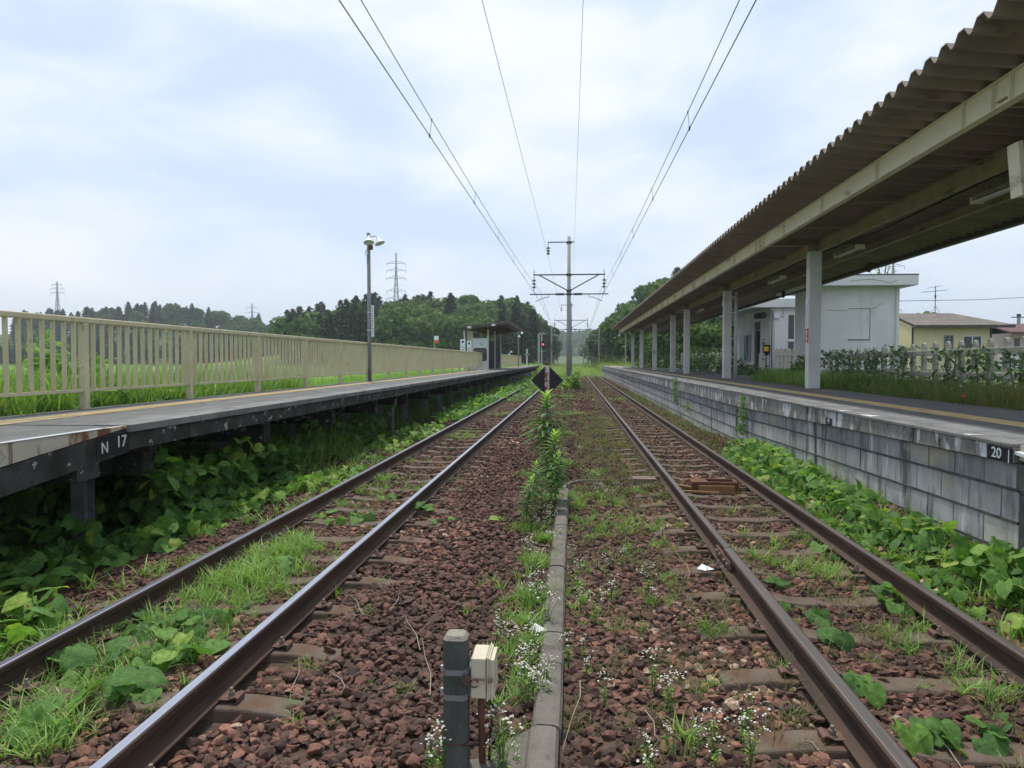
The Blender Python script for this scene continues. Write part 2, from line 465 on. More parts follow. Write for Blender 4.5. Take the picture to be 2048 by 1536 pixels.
def npmesh(name, V, F, rnd, m, kind=None, smooth=False):
    """V (n,3); F list of (k,m) face arrays; rnd list of per-face arrays"""
    me = bpy.data.meshes.new(name)
    me.vertices.add(len(V))
    me.vertices.foreach_set('co', V.astype(np.float32).ravel())
    nl = sum(f.size for f in F)
    nf = sum(len(f) for f in F)
    me.loops.add(nl)
    me.loops.foreach_set('vertex_index', np.concatenate([f.ravel() for f in F]).astype(np.int32))
    me.polygons.add(nf)
    st = []
    o = 0
    for f in F:
        st.append(np.arange(len(f)) * f.shape[1] + o)
        o += f.size
    me.polygons.foreach_set('loop_start', np.concatenate(st).astype(np.int32))
    me.update(calc_edges=True)
    a = me.attributes.new('rnd', 'FLOAT', 'FACE')
    a.data.foreach_set('value', np.concatenate(rnd).astype(np.float32))
    me.polygons.foreach_set('use_smooth', np.full(nf, smooth))
    me.materials.append(M[m] if isinstance(m, str) else m)
    return me
def link(name, me, parent=None, loc=(0, 0, 0)):
    o = bpy.data.objects.new(name, me)
    COL.objects.link(o)
    o.parent = parent
    o.location = loc
    return o
def rotm(ax, ay, az):
    cx, sx, cy, sy, cz, sz = np.cos(ax), np.sin(ax), np.cos(ay), np.sin(ay), np.cos(az), np.sin(az)
    m = np.empty((len(ax), 3, 3))
    m[:, 0, 0] = cz * cy; m[:, 0, 1] = cz * sy * sx - sz * cx; m[:, 0, 2] = cz * sy * cx + sz * sx
    m[:, 1, 0] = sz * cy; m[:, 1, 1] = sz * sy * sx + cz * cx; m[:, 1, 2] = sz * sy * cx - cz * sx
    m[:, 2, 0] = -sy;     m[:, 2, 1] = cy * sx;                m[:, 2, 2] = cy * cx
    return m
def scatter(templates, pos, ax, ay, az, sc, which=None, jitter=0.1, rnd=None):
    """templates: (V, F(k,m), r per face). Returns V, [F], [rnd]."""
    n = len(pos)
    if n == 0:
        return np.zeros((0, 3)), [], []
    sc = np.asarray(sc)
    if sc.ndim == 1:
        sc = np.repeat(sc[:, None], 3, 1)
    Rm = rotm(ax, ay, az)
    if which is None:
        which = RNG.integers(0, len(templates), n)
    base = rnd if rnd is not None else RNG.random(n)
    VV, FF, RR = [], [], []
    off = 0
    for i, (tv, tf, tr) in enumerate(templates):
        idx = np.nonzero(which == i)[0]
        if len(idx) == 0:
            continue
        v = tv[None, :, :] * sc[idx][:, None, :]
        v = np.einsum('nij,nkj->nki', Rm[idx], v) + pos[idx][:, None, :]
        f = tf[None, :, :] + (np.arange(len(idx)) * len(tv))[:, None, None] + off
        VV.append(v.reshape(-1, 3))
        FF.append(f.reshape(-1, tf.shape[1]))
        RR.append(np.clip(base[idx][:, None] + (tr[None, :] - 0.5) + (RNG.random((len(idx), len(tf))) - 0.5) * jitter, 0, 1).ravel())
        off += len(idx) * len(tv)
    return np.concatenate(VV), FF, RR
def merge(parts):
    VV, FF, RR = [], [], []
    off = 0
    for (v, f, r) in parts:
        if len(v) == 0:
            continue
        VV.append(v)
        FF += [q + off for q in f]
        RR += r
        off += len(v)
    return np.concatenate(VV), FF, RR
def text_obj(name, s, size, m, parent, mw, depth=0.002):
    cu = bpy.data.curves.new(name, 'FONT')
    cu.body = s
    cu.size = size
    cu.extrude = depth
    cu.offset = 0.004 * size
    cu.align_x = 'CENTER'
    cu.align_y = 'CENTER'
    to = bpy.data.objects.new(name + '_c', cu)
    COL.objects.link(to)
    dg = bpy.context.evaluated_depsgraph_get()
    dg.update()
    me = bpy.data.meshes.new_from_object(to.evaluated_get(dg))
    bpy.data.objects.remove(to)
    me.transform(mw)
    me.transform(Matrix.Translation(-wloc(parent)))
    me.materials.clear()
    me.materials.append(M[m])
    o = bpy.data.objects.new(name, me)
    COL.objects.link(o)
    o.parent = parent
    return o
_F = Vector((-math.sin(YAW) * math.cos(PITCH), math.cos(YAW) * math.cos(PITCH), -math.sin(PITCH)))
_R = Vector((math.cos(YAW), math.sin(YAW), 0))
_U = _R.cross(_F)
def ray(px, py):
    return _F + _R * ((px - 1024) / FPX) - _U * ((py - 768) / FPX)
def gp(px, py, z=-0.2):
    """point at height z seen at (px, py) of the 2048-wide photograph: used to measure where things stand"""
    d = ray(px, py)
    return d * ((z - CH) / d.z) + Vector((0, 0, CH))
def gx(px, py, x):
    d = ray(px, py)
    return d * (x / d.x) + Vector((0, 0, CH))
def gy(px, py, y):
    d = ray(px, py)
    return d * (y / d.y) + Vector((0, 0, CH))
def gd(px, py, dd):
    return ray(px, py) * dd + Vector((0, 0, CH))
# ================================================================ GROUND
def smooth(a, b, x):
    t = np.clip((np.asarray(x, float) - a) / (b - a), 0, 1)
    return t * t * (3 - 2 * t)
def terrain(x, y):
    x = np.asarray(x, float); y = np.asarray(y, float)
    z = np.full(np.broadcast(x, y).shape, -0.32)
    z = z + 0.05 * np.sin(x * 0.9 + 1) * np.sin(y * 0.31)
    z = z + smooth(-5.2, -6.05, x) * (0.90 + .27 * smooth(30, 12, y)) * (1 - .92 * smooth(14, 62, y + np.maximum(0, -x - 9) * 1.2))
    # station side behind the right-hand platform
    z = z + smooth(3.6, 3.9, x) * (1.1 - 0.0 * y) * (1 - smooth(84, 92, y)) * smooth(4.7, 5.2, y)
    z = z + smooth(3.6, 9.0, x) * 0.9 * smooth(84, 92, y)
    # wooded hills
    def hill(cx, cy, sx, sy, h, p=2.0):
        return h * np.exp(-((np.abs((x - cx) / sx)) ** p + (np.abs((y - cy) / sy)) ** p))
    left = hill(-40, 218, 32, 56, 10.8, 2.2) + hill(-78, 225, 24, 50, 3.5, 2) + hill(-14, 195, 12, 50, 2.2)
    left = left * smooth(-5, -15, x)
    right = hill(33, 200, 20, 80, 9.5, 2.6) + hill(20, 160, 10, 50, 3, 2.4)
    right = right * smooth(7, 15, x)
    ridge = hill(-285, 385, 105, 60, 17.5, 4) + hill(-165, 375, 75, 55, 10, 3)
    far = hill(-20, 900, 260, 150, 27) + hill(120, 850, 120, 90, 12)
    far2 = hill(-420, 800, 300, 120, 16)
    return z + left + right + ridge + far + far2
def grid(name, xs, ys, m, zf, kind='structure', off=0.0):
    X, Y = np.meshgrid(xs, ys)
    Z = zf(X, Y) + off
    V = np.stack([X, Y, Z], -1).reshape(-1, 3)
    nx, ny = len(xs), len(ys)
    i = np.arange(nx - 1)[None, :] + (np.arange(ny - 1) * nx)[:, None]
    F = np.stack([i, i + 1, i + 1 + nx, i + nx], -1).reshape(-1, 4)
    me = npmesh(name, V, [F], [np.full(len(F), 0.5)], m, smooth=True)
    o = link(name, me)
    props(o, kind=kind)
    return o
xs = np.unique(np.concatenate([np.linspace(-1500, -300, 20), np.linspace(-300, -60, 40), np.linspace(-60, -8, 26), np.linspace(-8, 12, 60),
                               np.linspace(12, 60, 25), np.linspace(60, 300, 40), np.linspace(300, 1500, 20)]))
ys = np.unique(np.concatenate([np.linspace(-60, 0, 8), np.linspace(0, 120, 90), np.linspace(120, 320, 60), np.linspace(320, 1200, 50), np.linspace(1200, 2500, 8)]))
def terr_cut(x, y):
    z = terrain(x, y)
    return z
ground = grid('ground', xs, ys, 'earth', terr_cut)
fx = np.linspace(-95, -6.6, 90)
field = grid('meadow_ground', np.linspace(-62, -6.6, 60), np.linspace(-5, 136, 80), 'meadow', terrain, off=0.03)
field2 = grid('meadow_ground', np.linspace(-420, -62, 60), np.linspace(-5, 262, 60), 'meadow', terrain, off=0.03)
def bed(x, y):
    z = -0.205 + 0.0 * x
    z = z - 0.10 * smooth(-3.7, -4.6, x) + 0.22 * smooth(2.75, 3.45, x) * smooth(20, 10, y) - .05 * smooth(2.9, 3.45, x) * smooth(10, 20, y)
    z = z + 0.035 * np.exp(-((x + 1.05) / 0.45) ** 2) * smooth(3, 12, y) - 0.015 * np.exp(-((x - 0.4) / 0.5) ** 2)
    z = z + 0.008 * np.sin(x * 7 + y * 1.3) + 0.008 * np.sin(x * 3.1 - y * 2.7)
    return z
ballast = grid('ballast_bed', np.linspace(-5.6, 3.6, 90), np.unique(np.concatenate([np.linspace(-3, 30, 200), np.linspace(30, 150, 120)])), 'ballastbed', bed)
hillgrid = None

# ================================================================ TRACKS
def rail_profile(cx, k=1.0, top=0.0):
    p = [(-.0635, -.153), (.0635, -.153), (.0635, -.143), (.022, -.127), (.008, -.115), (.008, -.045), (.0325, -.034), (.0325, -.006), (.026, 0), (-.026, 0), (-.0325, -.006), (-.0325, -.034), (-.008, -.045), (-.008, -.115), (-.022, -.127), (-.0635, -.143)]
    return [(cx + a * k, top + b * (k if k == 1 else 1.0)) for a, b in p]
def make_rail(cx, y0, y1, label, top_mat, k=1.0, group=None):
    t = thing('rail', label, 'rail', (cx, y0, -0.153), group)
    g = G(); g.prism(rail_profile(cx, k), y0, y1)
    obj('rail_body', g, 'railside', t)
    g = G(); w = 0.024 * k
    g.prism([(cx - w, 0.0005), (cx + w, 0.0005), (cx + w * 0.8, 0.0035), (cx - w * 0.8, 0.0035)], y0, y1)
    obj('running_surface', g, top_mat, t)
    return t
LXL, LXR, RXL, RXR = -3.0, -1.868, 1.318, 2.45
make_rail(LXL, -2, 95, 'outer rail of the worn silver-topped track, nearest the low platform on steel legs', 'railbright')
make_rail(LXR, -2, 95, 'brightest rail with a polished silver top, just left of the bare ballast strip', 'railbright')
make_rail(RXL, -2, 6.05, 'wider rusty brown rail in the foreground of the dull track, ending at the rail joint', 'raildull', 1.3)
make_rail(RXL, 6.07, 95, 'narrow dull rail beyond the joint, on the ballast strip side of the rusty track', 'raildull')
make_rail(RXR, -2, 95, 'rusty dull-topped rail nearest the concrete block platform wall', 'raildull')
# joint bars bolted across the joint
fp = thing('fishplate', 'dark steel plate bolted across the joint where the rail width changes', 'rail joint', (RXL, 6.06, -0.1))
g = G()
g.box(RXL - .047, RXL - .013, 5.78, 6.34, -.112, -.045); g.box(RXL + .013, RXL + .047, 5.78, 6.34, -.112, -.045)
obj('joint_plate', g, 'rustclip', fp, 0.004)
for yy in (5.85, 5.97, 6.15, 6.27):
    g = G(); g.lathe([(0.016, -.062), (0.016, .062)], (RXL, yy, -.08), 6, axis=(1, 0, 0)); obj('bolt', g, 'bolt', fp)

# sleepers with clips
def make_sleeper(cx, y, label, group, rails):
    t = thing('sleeper', label, 'railway sleeper', (cx, y, -0.33), group)
    g = G()
    L = 1.05
    def sec(x, top):
        return [(x, -0.115, -0.33), (x, 0.115, -0.33), (x, 0.088, top), (x, -0.088, top)]
    xs_ = [(-L, -.185), (-.80, -.158), (-.35, -.158), (-.22, -.178), (.22, -.178), (.35, -.158), (.80, -.158), (L, -.185)]
    vs = []
    for x, tz in xs_:
        vs += [(cx + a, y + b, c) for a, b, c in sec(x, tz)]
    fs = []
    for i in range(len(xs_) - 1):
        for k in range(4):
            fs.append((4 * i + k, 4 * i + 4 + k, 4 * i + 4 + (k + 1) % 4, 4 * i + (k + 1) % 4))
    fs += [(0, 1, 2, 3), tuple(range(4 * len(xs_) - 4, 4 * len(xs_)))[::-1]]
    g.add(vs, fs)
    obj('sleeper_body', g, 'sleeper', t, 0.012)
    for rx in rails:
        for s in (-1, 1):
            x0 = rx + s * 0.052
            prof = [(0.0, -.140), (.012, -.132), (.055, -.134), (.095, -.118), (.112, -.126), (.110, -.156), (.100, -.156), (.101, -.130), (.092, -.125), (.055, -.143), (.03, -.141), (.0, -.149)]
            q = G(); q.prism([(x0 + s * a, b) for a, b in prof], y - .042, y + .042)
            # deeper curled end
            c = obj('rail_clip', q, 'rustclip', t, 0.003)
            b_ = G()
            b_.lathe([(0.026, -.134), (0.026, -.129)], (x0 + s * .058, y, 0), 12)
            b_.lathe([(0.018, -.129), (0.018, -.108)], (x0 + s * .058, y, 0), 6)
            b_.lathe([(0.010, -.108), (0.010, -.090), (0.007, -.088)], (x0 + s * .058, y, 0), 8)
            WL[c] = WL[t]
            obj('bolt', b_, 'bolt', c)
    return t
SP = 0.668
for cx, rails, y0, lab, grp in ((-2.434, (LXL, LXR), 2.76 - SP, 'worn concrete sleeper of the silver-topped track, partly sunk in ballast', 'sleepers of the silver-railed track'),
                                (1.884, (RXL, RXR), 3.32 - 2 * SP, 'worn concrete sleeper of the dull rusty track, partly sunk in ballast', 'sleepers of the rusty track')):
    s0 = make_sleeper(cx, y0, lab, grp, rails)
    for i in range(1, 92):
        yy = y0 + i * SP
        dup(s0, (cx + random.uniform(-.015, .015), yy + random.uniform(-.02, .02), -0.33 - random.uniform(0, .008)),
            random.uniform(-.012, .012), only=None if yy < 24 else ('sleeper_body', 'rail_clip') if yy < 40 else ('sleeper_body',))

# rusty box between the rusty rails, with the timber beside it
t = thing('point_box', 'open rusty steel box lying between the rails of the dull track', 'steel box', (1.92, 9.75, -.2))
g = G()
g.box(1.60, 2.22, 9.60, 9.64, -.2, -.04); g.box(1.60, 2.22, 9.86, 9.90, -.2, -.04)
g.box(1.60, 1.64, 9.64, 9.86, -.2, -.04); g.box(2.18, 2.22, 9.64, 9.86, -.2, -.04); g.box(1.64, 1.83, 9.64, 9.86, -.2, -.042); g.box(1.83, 2.18, 9.64, 9.86, -.2, -.15)
obj('box_body', g, 'rust', t, 0.006)
g = G(); g.box(1.69, 2.16, 9.565, 9.597, -.2, -.085); obj('front_board', g, 'orangewood', t, 0.004)
t = thing('timber_block', 'flat grey timber block on the ballast side of the rusty rail, by the steel box', 'timber', (1.03, 10.3, -.2))
g = G(); g.box(.86, 1.21, 10.16, 10.42, -.21, -.105); obj('timber_body', g, 'wood', t, 0.01)
g = G(); g.box(1.19, 1.25, 10.2, 10.3, -.12, -.075); obj('iron_strap', g, 'rust', t, 0.004)
for a, b, w, lab in (((1.42, 9.58, -.165), (1.93, 9.44, -.16), .035, 'pale splintered board lying in front of the rusty steel box'),
                     ((1.36, 9.95, -.14), (1.66, 9.62, -.13), .05, 'orange wooden wedge leaning against the rusty steel box')):
    g = G(); g.bar(a, b, w, .03)
    o = obj('board', g, 'orangewood', None, 0.003, origin=a)
    props(o, lab, 'board')

# buried concrete kerb line between the tracks
t = thing('concrete_kerb', 'low rounded concrete kerb running between the tracks and turning at its far end', 'kerb', (-.13, 6, -.2))
def kerb_seg(g, pts, w, top):
    # rounded section along a path
    prof = [(-1, -.11), (-1, -.03), (-.82, -.008), (-.4, 0), (.4, 0), (.82, -.008), (1, -.03), (1, -.11)]
    n = len(prof); vs = []
    for i, p in enumerate(pts):
        p = Vector(p)
        d = (Vector(pts[min(i + 1, len(pts) - 1)]) - Vector(pts[max(i - 1, 0)])).normalized()
        x = Vector((d.y, -d.x, 0))
        for a, b in prof:
            q = p + x * (a * w / 2); vs.append((q.x, q.y, top + b))
    fs = []
    for i in range(len(pts) - 1):
        for k in range(n - 1):
            fs.append((i * n + k, (i + 1) * n + k, (i + 1) * n + k + 1, i * n + k + 1))
    fs += [tuple(range(n)), tuple(range((len(pts) - 1) * n, len(pts) * n))[::-1]]
    g.add(vs, fs)
segs = [2.2, 3.28, 3.72, 4.0, 4.45, 5.1, 5.9, 6.6, 7.4, 8.2, 9.0, 9.55]
for i in range(len(segs) - 1):
    g = G()
    x_ = -.13 + random.uniform(-.006, .006)
    kerb_seg(g, [(x_, segs[i] + .005, 0), (x_ + random.uniform(-.006, .006), segs[i + 1] - .005, 0)], .145, -.138 + random.uniform(-.006, .004))
    obj('kerb_stone', g, 'kerb', t, smooth=False)
g = G(); kerb_seg(g, [(-.13 + .0, 9.56, 0), (-.11, 9.95, 0), (-.02, 10.2, 0), (.12, 10.34, 0), (.32, 10.40, 0), (.55, 10.42, 0)], .055, -.16)
obj('curved_rim', g, 'kerb', t)
g = G(); g.add([(-.62, 2.2, -.17), (-.20, 2.2, -.16), (-.20, 3.30, -.16), (-.30, 3.20, -.165), (-.36, 3.10, -.17), (-.42, 3.04, -.17), (-.5, 3.02, -.175)] +
         [(-.62, 2.2, -.3), (-.20, 2.2, -.3), (-.20, 3.30, -.3), (-.30, 3.20, -.3), (-.36, 3.10, -.3), (-.42, 3.04, -.3), (-.5, 3.02, -.3)],
         [(0, 1, 2, 3, 4, 5, 6), (0, 7, 8, 1), (1, 8, 9, 2), (2, 9, 10, 3), (3, 10, 11, 4), (4, 11, 12, 5), (5, 12, 13, 6), (6, 13, 7, 0)])
obj('concrete_pad', g, 'kerb', t, 0.01)

# foreground post and junction box
PX, PY = -.506, 2.985
post = thing('concrete_post', 'short dark square concrete post with two grey bands in the foreground ballast', 'post', (PX, PY, -.25))
def chamf(c, h, ch):
    x, y = c
    return [(x - h + ch, y - h), (x + h - ch, y - h), (x + h, y - h + ch), (x + h, y + h - ch), (x + h - ch, y + h), (x - h + ch, y + h), (x - h, y + h - ch), (x - h, y - h + ch)]
g = G(); g.prism(chamf((PX, PY), .052, .016), -.3, .395, axis='z'); obj('shaft', g, 'postconc', post)
g = G()
a = chamf((PX, PY), .052, .016); b = chamf((PX, PY), .040, .014)
g.add([(p[0], p[1], .395) for p in a] + [(p[0], p[1], .412) for p in b], [(k, (k + 1) % 8, 8 + (k + 1) % 8, 8 + k) for k in range(8)] + [tuple(range(8, 16))])
obj('cap', g, 'posttop', post)
for zz in (.245, .135):
    g = G(); g.prism(chamf((PX, PY), .0545, .017), zz, zz + .024, axis='z'); obj('band', g, 'greysteel', post)
g = G(); g.prism(chamf((PX, PY), .0535, .017), -.062, -.052, axis='z'); g.tube([(PX + .05, PY - .05, -.055), (PX + .10, PY - .03, -.052)], .006, 6); obj('wire_tie', g, 'padlock', post)
g = G(); g.tube([(PX - .058, PY - .02, .25), (PX - .058, PY - .02, .275)], .009, 6); g.tube([(PX - .058, PY - .02, .15), (PX - .058, PY - .02, .175)], .009, 6); obj('band_buckle', g, 'galv', post)
bx = thing('junction_box', 'small cream junction box with a rusty padlock, strapped to the concrete post', 'junction box', (-.39, 3.02, .14))
X0 = -.437
g = G(); g.box(X0, X0 + .066, 2.945, 3.10, .142, .318); obj('case', g, 'boxcream', bx, 0.006)
g = G(); g.box(X0 + .069, X0 + .075, 2.938, 3.108, .134, .326); g.box(X0 + .075, X0 + .083, 2.943, 3.103, .139, .321); g.box(X0 + .083, X0 + .101, 2.951, 3.095, .147, .312)
obj('lid', g, 'boxcream', bx, 0.003)
g = G(); g.box(X0 + .0655, X0 + .0695, 2.95, 3.095, .147, .313); obj('seal', g, 'black', bx)
g = G(); g.box(X0 - .022, X0 - .0005, 2.975, 3.07, .150, .262); g.box(X0 - .022, X0 - .019, 2.96, 3.09, .262, .293); g.bar((X0 - .018, 2.99, .293), (X0 - .002, 3.0, .275), .004); obj('bracket', g, 'boxgrey', bx, 0.002)
g = G(); g.bar((X0 + .02, 2.936, .232), (X0 + .062, 2.936, .232), .007, .007); g.bar((X0 + .075, 2.933, .23), (X0 + .095, 2.933, .232), .012, .02); obj('hasp', g, 'bolt', bx, 0.001)
lk = G()
c0 = Vector((X0 - .018, 2.918, .236))
ax_, az_ = Vector((.80, 0, -.6)), Vector((.6, 0, .80))
vs = []
for yy in (-.009, .009):
    for a_, b_ in ((-.021, -.02), (.021, -.02), (.021, .018), (-.021, .018)):
        q = c0 + ax_ * a_ + az_ * b_; vs.append((q.x, q.y + yy, q.z))
lk.add(vs, [(0, 1, 2, 3), (7, 6, 5, 4), (0, 4, 5, 1), (1, 5, 6, 2), (2, 6, 7, 3), (3, 7, 4, 0)])
lko = obj('padlock_body', lk, 'padlock', bx, 0.003)
g = G(); cc = Vector((X0 + .018, 2.918, .222))
g.tube([cc + Vector((math.cos(a) * .017, 0, math.sin(a) * .017)) for a in np.linspace(0.2, 5.6, 14)], .0032, 6); WL[lko] = WL[bx]; obj('shackle', g, 'padlock', lko, smooth=True)
g = G(); g.tube([(X0 + .035, 3.02, .142), (X0 + .036, 3.02, .0), (X0 + .045, 3.0, -.26)], .0155, 10); obj('conduit', g, 'rust', bx, smooth=True)
g = G(); g.tube([(X0 + .05, 3.05, .142), (X0 + .085, 3.04, .05), (X0 + .075, 3.03, -.05), (X0 + .066, 3.03, -.2)], .005, 6); obj('cable', g, 'black', bx, smooth=True)

# diamond marker
t = thing('marker_post', 'rusty white post carrying a black diamond board, standing between the tracks', 'track marker', (-.56, 15, -.25))
g = G(); g.box(-.61, -.515, 14.97, 15.03, -.3, 1.50); obj('post', g, 'rustpost', t, 0.004)
g = G(); g.box(-.615, -.51, 14.965, 15.035, 1.50, 1.545); obj('post_cap', g, 'rust', t, 0.004)
g = G(); c = (-.563, 1.175); r_ = .345
g.prism([(c[0] - r_, c[1]), (c[0], c[1] - r_), (c[0] + r_, c[1]), (c[0], c[1] + r_)], 15.035, 15.055); obj('diamond_board', g, 'blackboard', t)

# ================================================================ LEFT PLATFORM
EL, BL, HL = -3.97, -5.9, 1.02
pl = thing('platform', 'narrow asphalt platform raised on steel legs, behind the cream fence line', 'platform', (-5, 40, -.3))
YF = 5.9      # where the level deck ends and the ramp starts
g = G(); g.box(BL, EL - .32, YF, 82, HL - .13, HL); g.box(-6.6, BL, 44.0, 54, HL - .13, HL)
obj('deck', g, 'asphalt', pl)
g = G()
for i in range(127):
    y0 = YF + i * .6
    g.box(EL - .318, EL + .03, y0 + .004, y0 + .596, HL - .06, HL + .006, random.random())
obj('edge_slabs', g, 'edgeslab', pl, 0.004)
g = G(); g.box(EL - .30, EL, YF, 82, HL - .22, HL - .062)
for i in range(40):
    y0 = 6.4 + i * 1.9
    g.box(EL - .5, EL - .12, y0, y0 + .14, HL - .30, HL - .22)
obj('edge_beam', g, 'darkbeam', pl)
# ramp end with the steel wedge plate
g = G()
def ramp(x0, x1, pts):
    return [(x0, p, q) for p, q in pts] + [(x1, p, q) for p, q in pts]
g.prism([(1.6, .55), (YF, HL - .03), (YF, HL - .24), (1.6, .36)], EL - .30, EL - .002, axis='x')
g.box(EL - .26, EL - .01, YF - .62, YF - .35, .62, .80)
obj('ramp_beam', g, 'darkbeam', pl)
g = G(); g.prism([(1.6, .56), (YF, HL - .02), (YF, HL + .0), (1.6, HL + .0)], EL - .05, EL + .004, axis='x')
obj('ramp_side_plate', g, 'rustyplate', pl, label='rusty cream steel plate filling the end of the platform')
g = G(); g.box(BL, EL - .055, 1.6, YF - .002, HL - .1, HL - .006); obj('ramp_surface', g, 'asphalt', pl)
g = G(); g.box(EL - .055, EL + .012, 1.6, YF - .3, HL + .0005, HL + .006); obj('ramp_edge_strip', g, 'galv', pl)
g = G()
for i in range(130):
    y0 = 2.0 + i * .6
    g.box(-5.39, -5.09, y0 + .003, y0 + .597, HL - .01, HL + .006)
obj('tactile_strip', g, 'tactileworn', pl)
g = G()
for i in range(1000):
    y0 = 2.0 + i * .0745
    f_ = .55 + .45 * math.sin(y0 * .8) * math.sin(y0 * 2.3)
    w_ = .03 + .02 * min(1, y0 / 25)
    g.box(-5.375, -5.375 + .27 * max(.35, f_ + .3 if f_ < .6 else 1), y0, y0 + w_, HL + .0065, HL + .0105)
obj('tactile_bars', g, 'tactile', pl)
for i in range(29):
    y0 = 3.95 + i * 2.76
    g = G()
    # H-section leg under a cap beam
    g.box(-5.075, -4.925, y0 - .075, y0 - .066, -.35, .46); g.box(-5.075, -4.925, y0 + .066, y0 + .075, -.35, .46); g.box(-5.005, -4.995, y0 - .066, y0 + .066, -.35, .46)
    o = obj('leg', g, 'leg', pl)
for i in range(29):
    y0 = 3.95 + i * 2.76
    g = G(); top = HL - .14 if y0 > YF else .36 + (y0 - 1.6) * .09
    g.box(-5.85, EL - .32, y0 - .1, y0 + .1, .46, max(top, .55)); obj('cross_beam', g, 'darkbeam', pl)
g = G()
g.tube([(-4.35, 16.8, HL - .25), (-4.35, 16.8, .55), (-4.42, 16.8, .45), (-4.42, 16.8, -.3)], .045, 8); obj('drain_pipe', g, 'leg', pl, smooth=True)
# platform number, painted on the beam
g = G(); g.box(EL + .0005, EL + .004, 5.50, 5.93, HL - .235, HL - .06); nb = obj('number_panel', g, 'black', pl); WL[nb] = WL[pl]
mw = Matrix.Translation((EL + .006, 5.82, HL - .135)) @ Matrix.Rotation(math.pi / 2, 4, 'Z') @ Matrix.Rotation(math.pi / 2, 4, 'X') @ Matrix.Diagonal((1.0, 1.0, 1, 1))
text_obj('number', '17', .145, 'numwhite', nb, mw)
mw = Matrix.Translation((EL + .006, 5.60, HL - .165)) @ Matrix.Rotation(math.pi / 2, 4, 'Z') @ Matrix.Rotation(math.pi / 2, 4, 'X') @ Matrix.Diagonal((.9, 1.0, 1, 1))
text_obj('letter', 'N', .135, 'numwhite', nb, mw)

# ================================================================ FENCE ON THE LEFT PLATFORM
FX = -5.8
def fence(y0, y1, label, sp=2.30, first=None):
    t = thing('fence', label, 'fence', (FX, (y0 + y1) / 2, HL))
    g = G(); g.box(FX - .035, FX + .035, y0, y1, 2.045, 2.11); obj('top_rail', g, 'creampaint', t, 0.012)
    g = G(); g.box(FX - .02, FX + .02, y0, y1, 1.225, 1.262); obj('bottom_rail', g, 'creampaint', t, 0.005)
    py = []
    y = first if first is not None else y0
    while y <= y1 + .01:
        py.append(y); y += sp
    for y in py:
        g = G(); g.box(FX - .042, FX + .042, y - .042, y + .042, HL - .08, 2.044); obj('fence_post', g, 'creampaint', t, 0.008)
    edges = ([y0] if py[0] > y0 + .2 else []) + py
    for a, b in zip(edges[:-1], edges[1:]):
        g = G(); n = 14
        for k in range(1, n) if (b - a) > 2 else range(1, max(2, int((b - a) / .164))):
            yy = a + (b - a) * k / n if (b - a) > 2 else a + k * .164
            j_ = random.uniform(-.006, .006); k_ = random.uniform(-.003, .003)
            g.bar((FX + k_, yy, 1.262), (FX, yy + j_, 2.046), .024, .047, up=(1, 0, 0))
        obj('picket_panel', g, 'creampaint', t)
    return t
fence(3.2, 7.85 + 2.295 * 16, 'long cream steel picket fence along the back of the near platform', 2.295, first=7.85 - 2.295 * 2)
fence(54.5, 78, 'far stretch of cream picket fence beyond the waiting shelter', 2.3)

# lamp post with two enamel shades and a narrow name plate
t = thing('lamp_post', 'grey steel platform lamp post with two bell-shaped white shades by the cream fence', 'lamp post', (-5.74, 19.3, HL))
LX, LY = -5.72, 19.3
g = G(); g.tube([(LX, LY, HL - .05), (LX, LY, 2.3), (LX - .01, LY, 5.17)], [.055, .052, .05], 10); obj('pole', g, 'greysteel', t, smooth=True)
def shade(c, ax, parent, name='lamp_shade'):
    g = G(); g.lathe([(.022, .22), (.03, .19), (.05, .15), (.085, .09), (.125, .03), (.15, 0.0), (.144, .0), (.118, .035), (.075, .09), (.03, .15)], c, 18, axis=Vector(ax)); o = obj(name, g, 'lampwhite', parent, smooth=True)
    return o
shade((LX + .06, LY - .20, 4.86), (-.15, .35, 1), t)
shade((LX + .33, LY - .05, 4.86), (-.42, .1, 1), t)
g = G(); g.tube([(LX, LY, 5.03), (LX + .14, LY - .02, 5.07), (LX + .21, LY - .03, 5.07), (LX + .25, LY - .04, 5.03)], .012, 6); g.tube([(LX, LY, 5.0), (LX, LY - .13, 5.05), (LX + .03, LY - .12, 5.06)], .012, 6); obj('lamp_arm', g, 'greysteel', t, smooth=True)
g = G(); g.box(LX + .02, LX + .11, LY - .08, LY + .03, 4.70, 4.82); g.tube([(LX - .05, LY - .04, 4.7), (LX - .10, LY - .04, 4.6), (LX - .03, LY - .05, 4.5), (LX - .04, LY - .05, 4.3)], .009, 5); obj('control_box', g, 'rust', t)
g = G(); g.box(LX + .065, LX + .135, LY - .03, LY - .005, 2.27, 3.15); pn = obj('name_plate', g, 'signwhite', t); WL[pn] = WL[t]
g = G()
for k in range(11):
    z = 3.06 - k * .07
    g.box(LX + .08, LX + .12, LY - .0325, LY - .0305, z, z + .010); g.box(LX + .095, LX + .105, LY - .0325, LY - .0305, z - .022, z + .022); g.box(LX + .082, LX + .092, LY - .0325, LY - .0305, z - .025, z - .012)
obj('plate_lettering', g, 'ink', pn)
for zz in (2.95, 2.45):
    g = G(); g.lathe([(.062, -.02), (.062, .02)], (LX, LY, zz), 10); g.box(LX, LX + .07, LY - .03, LY, zz - .015, zz + .015); obj('clamp', g, 'galv', t)

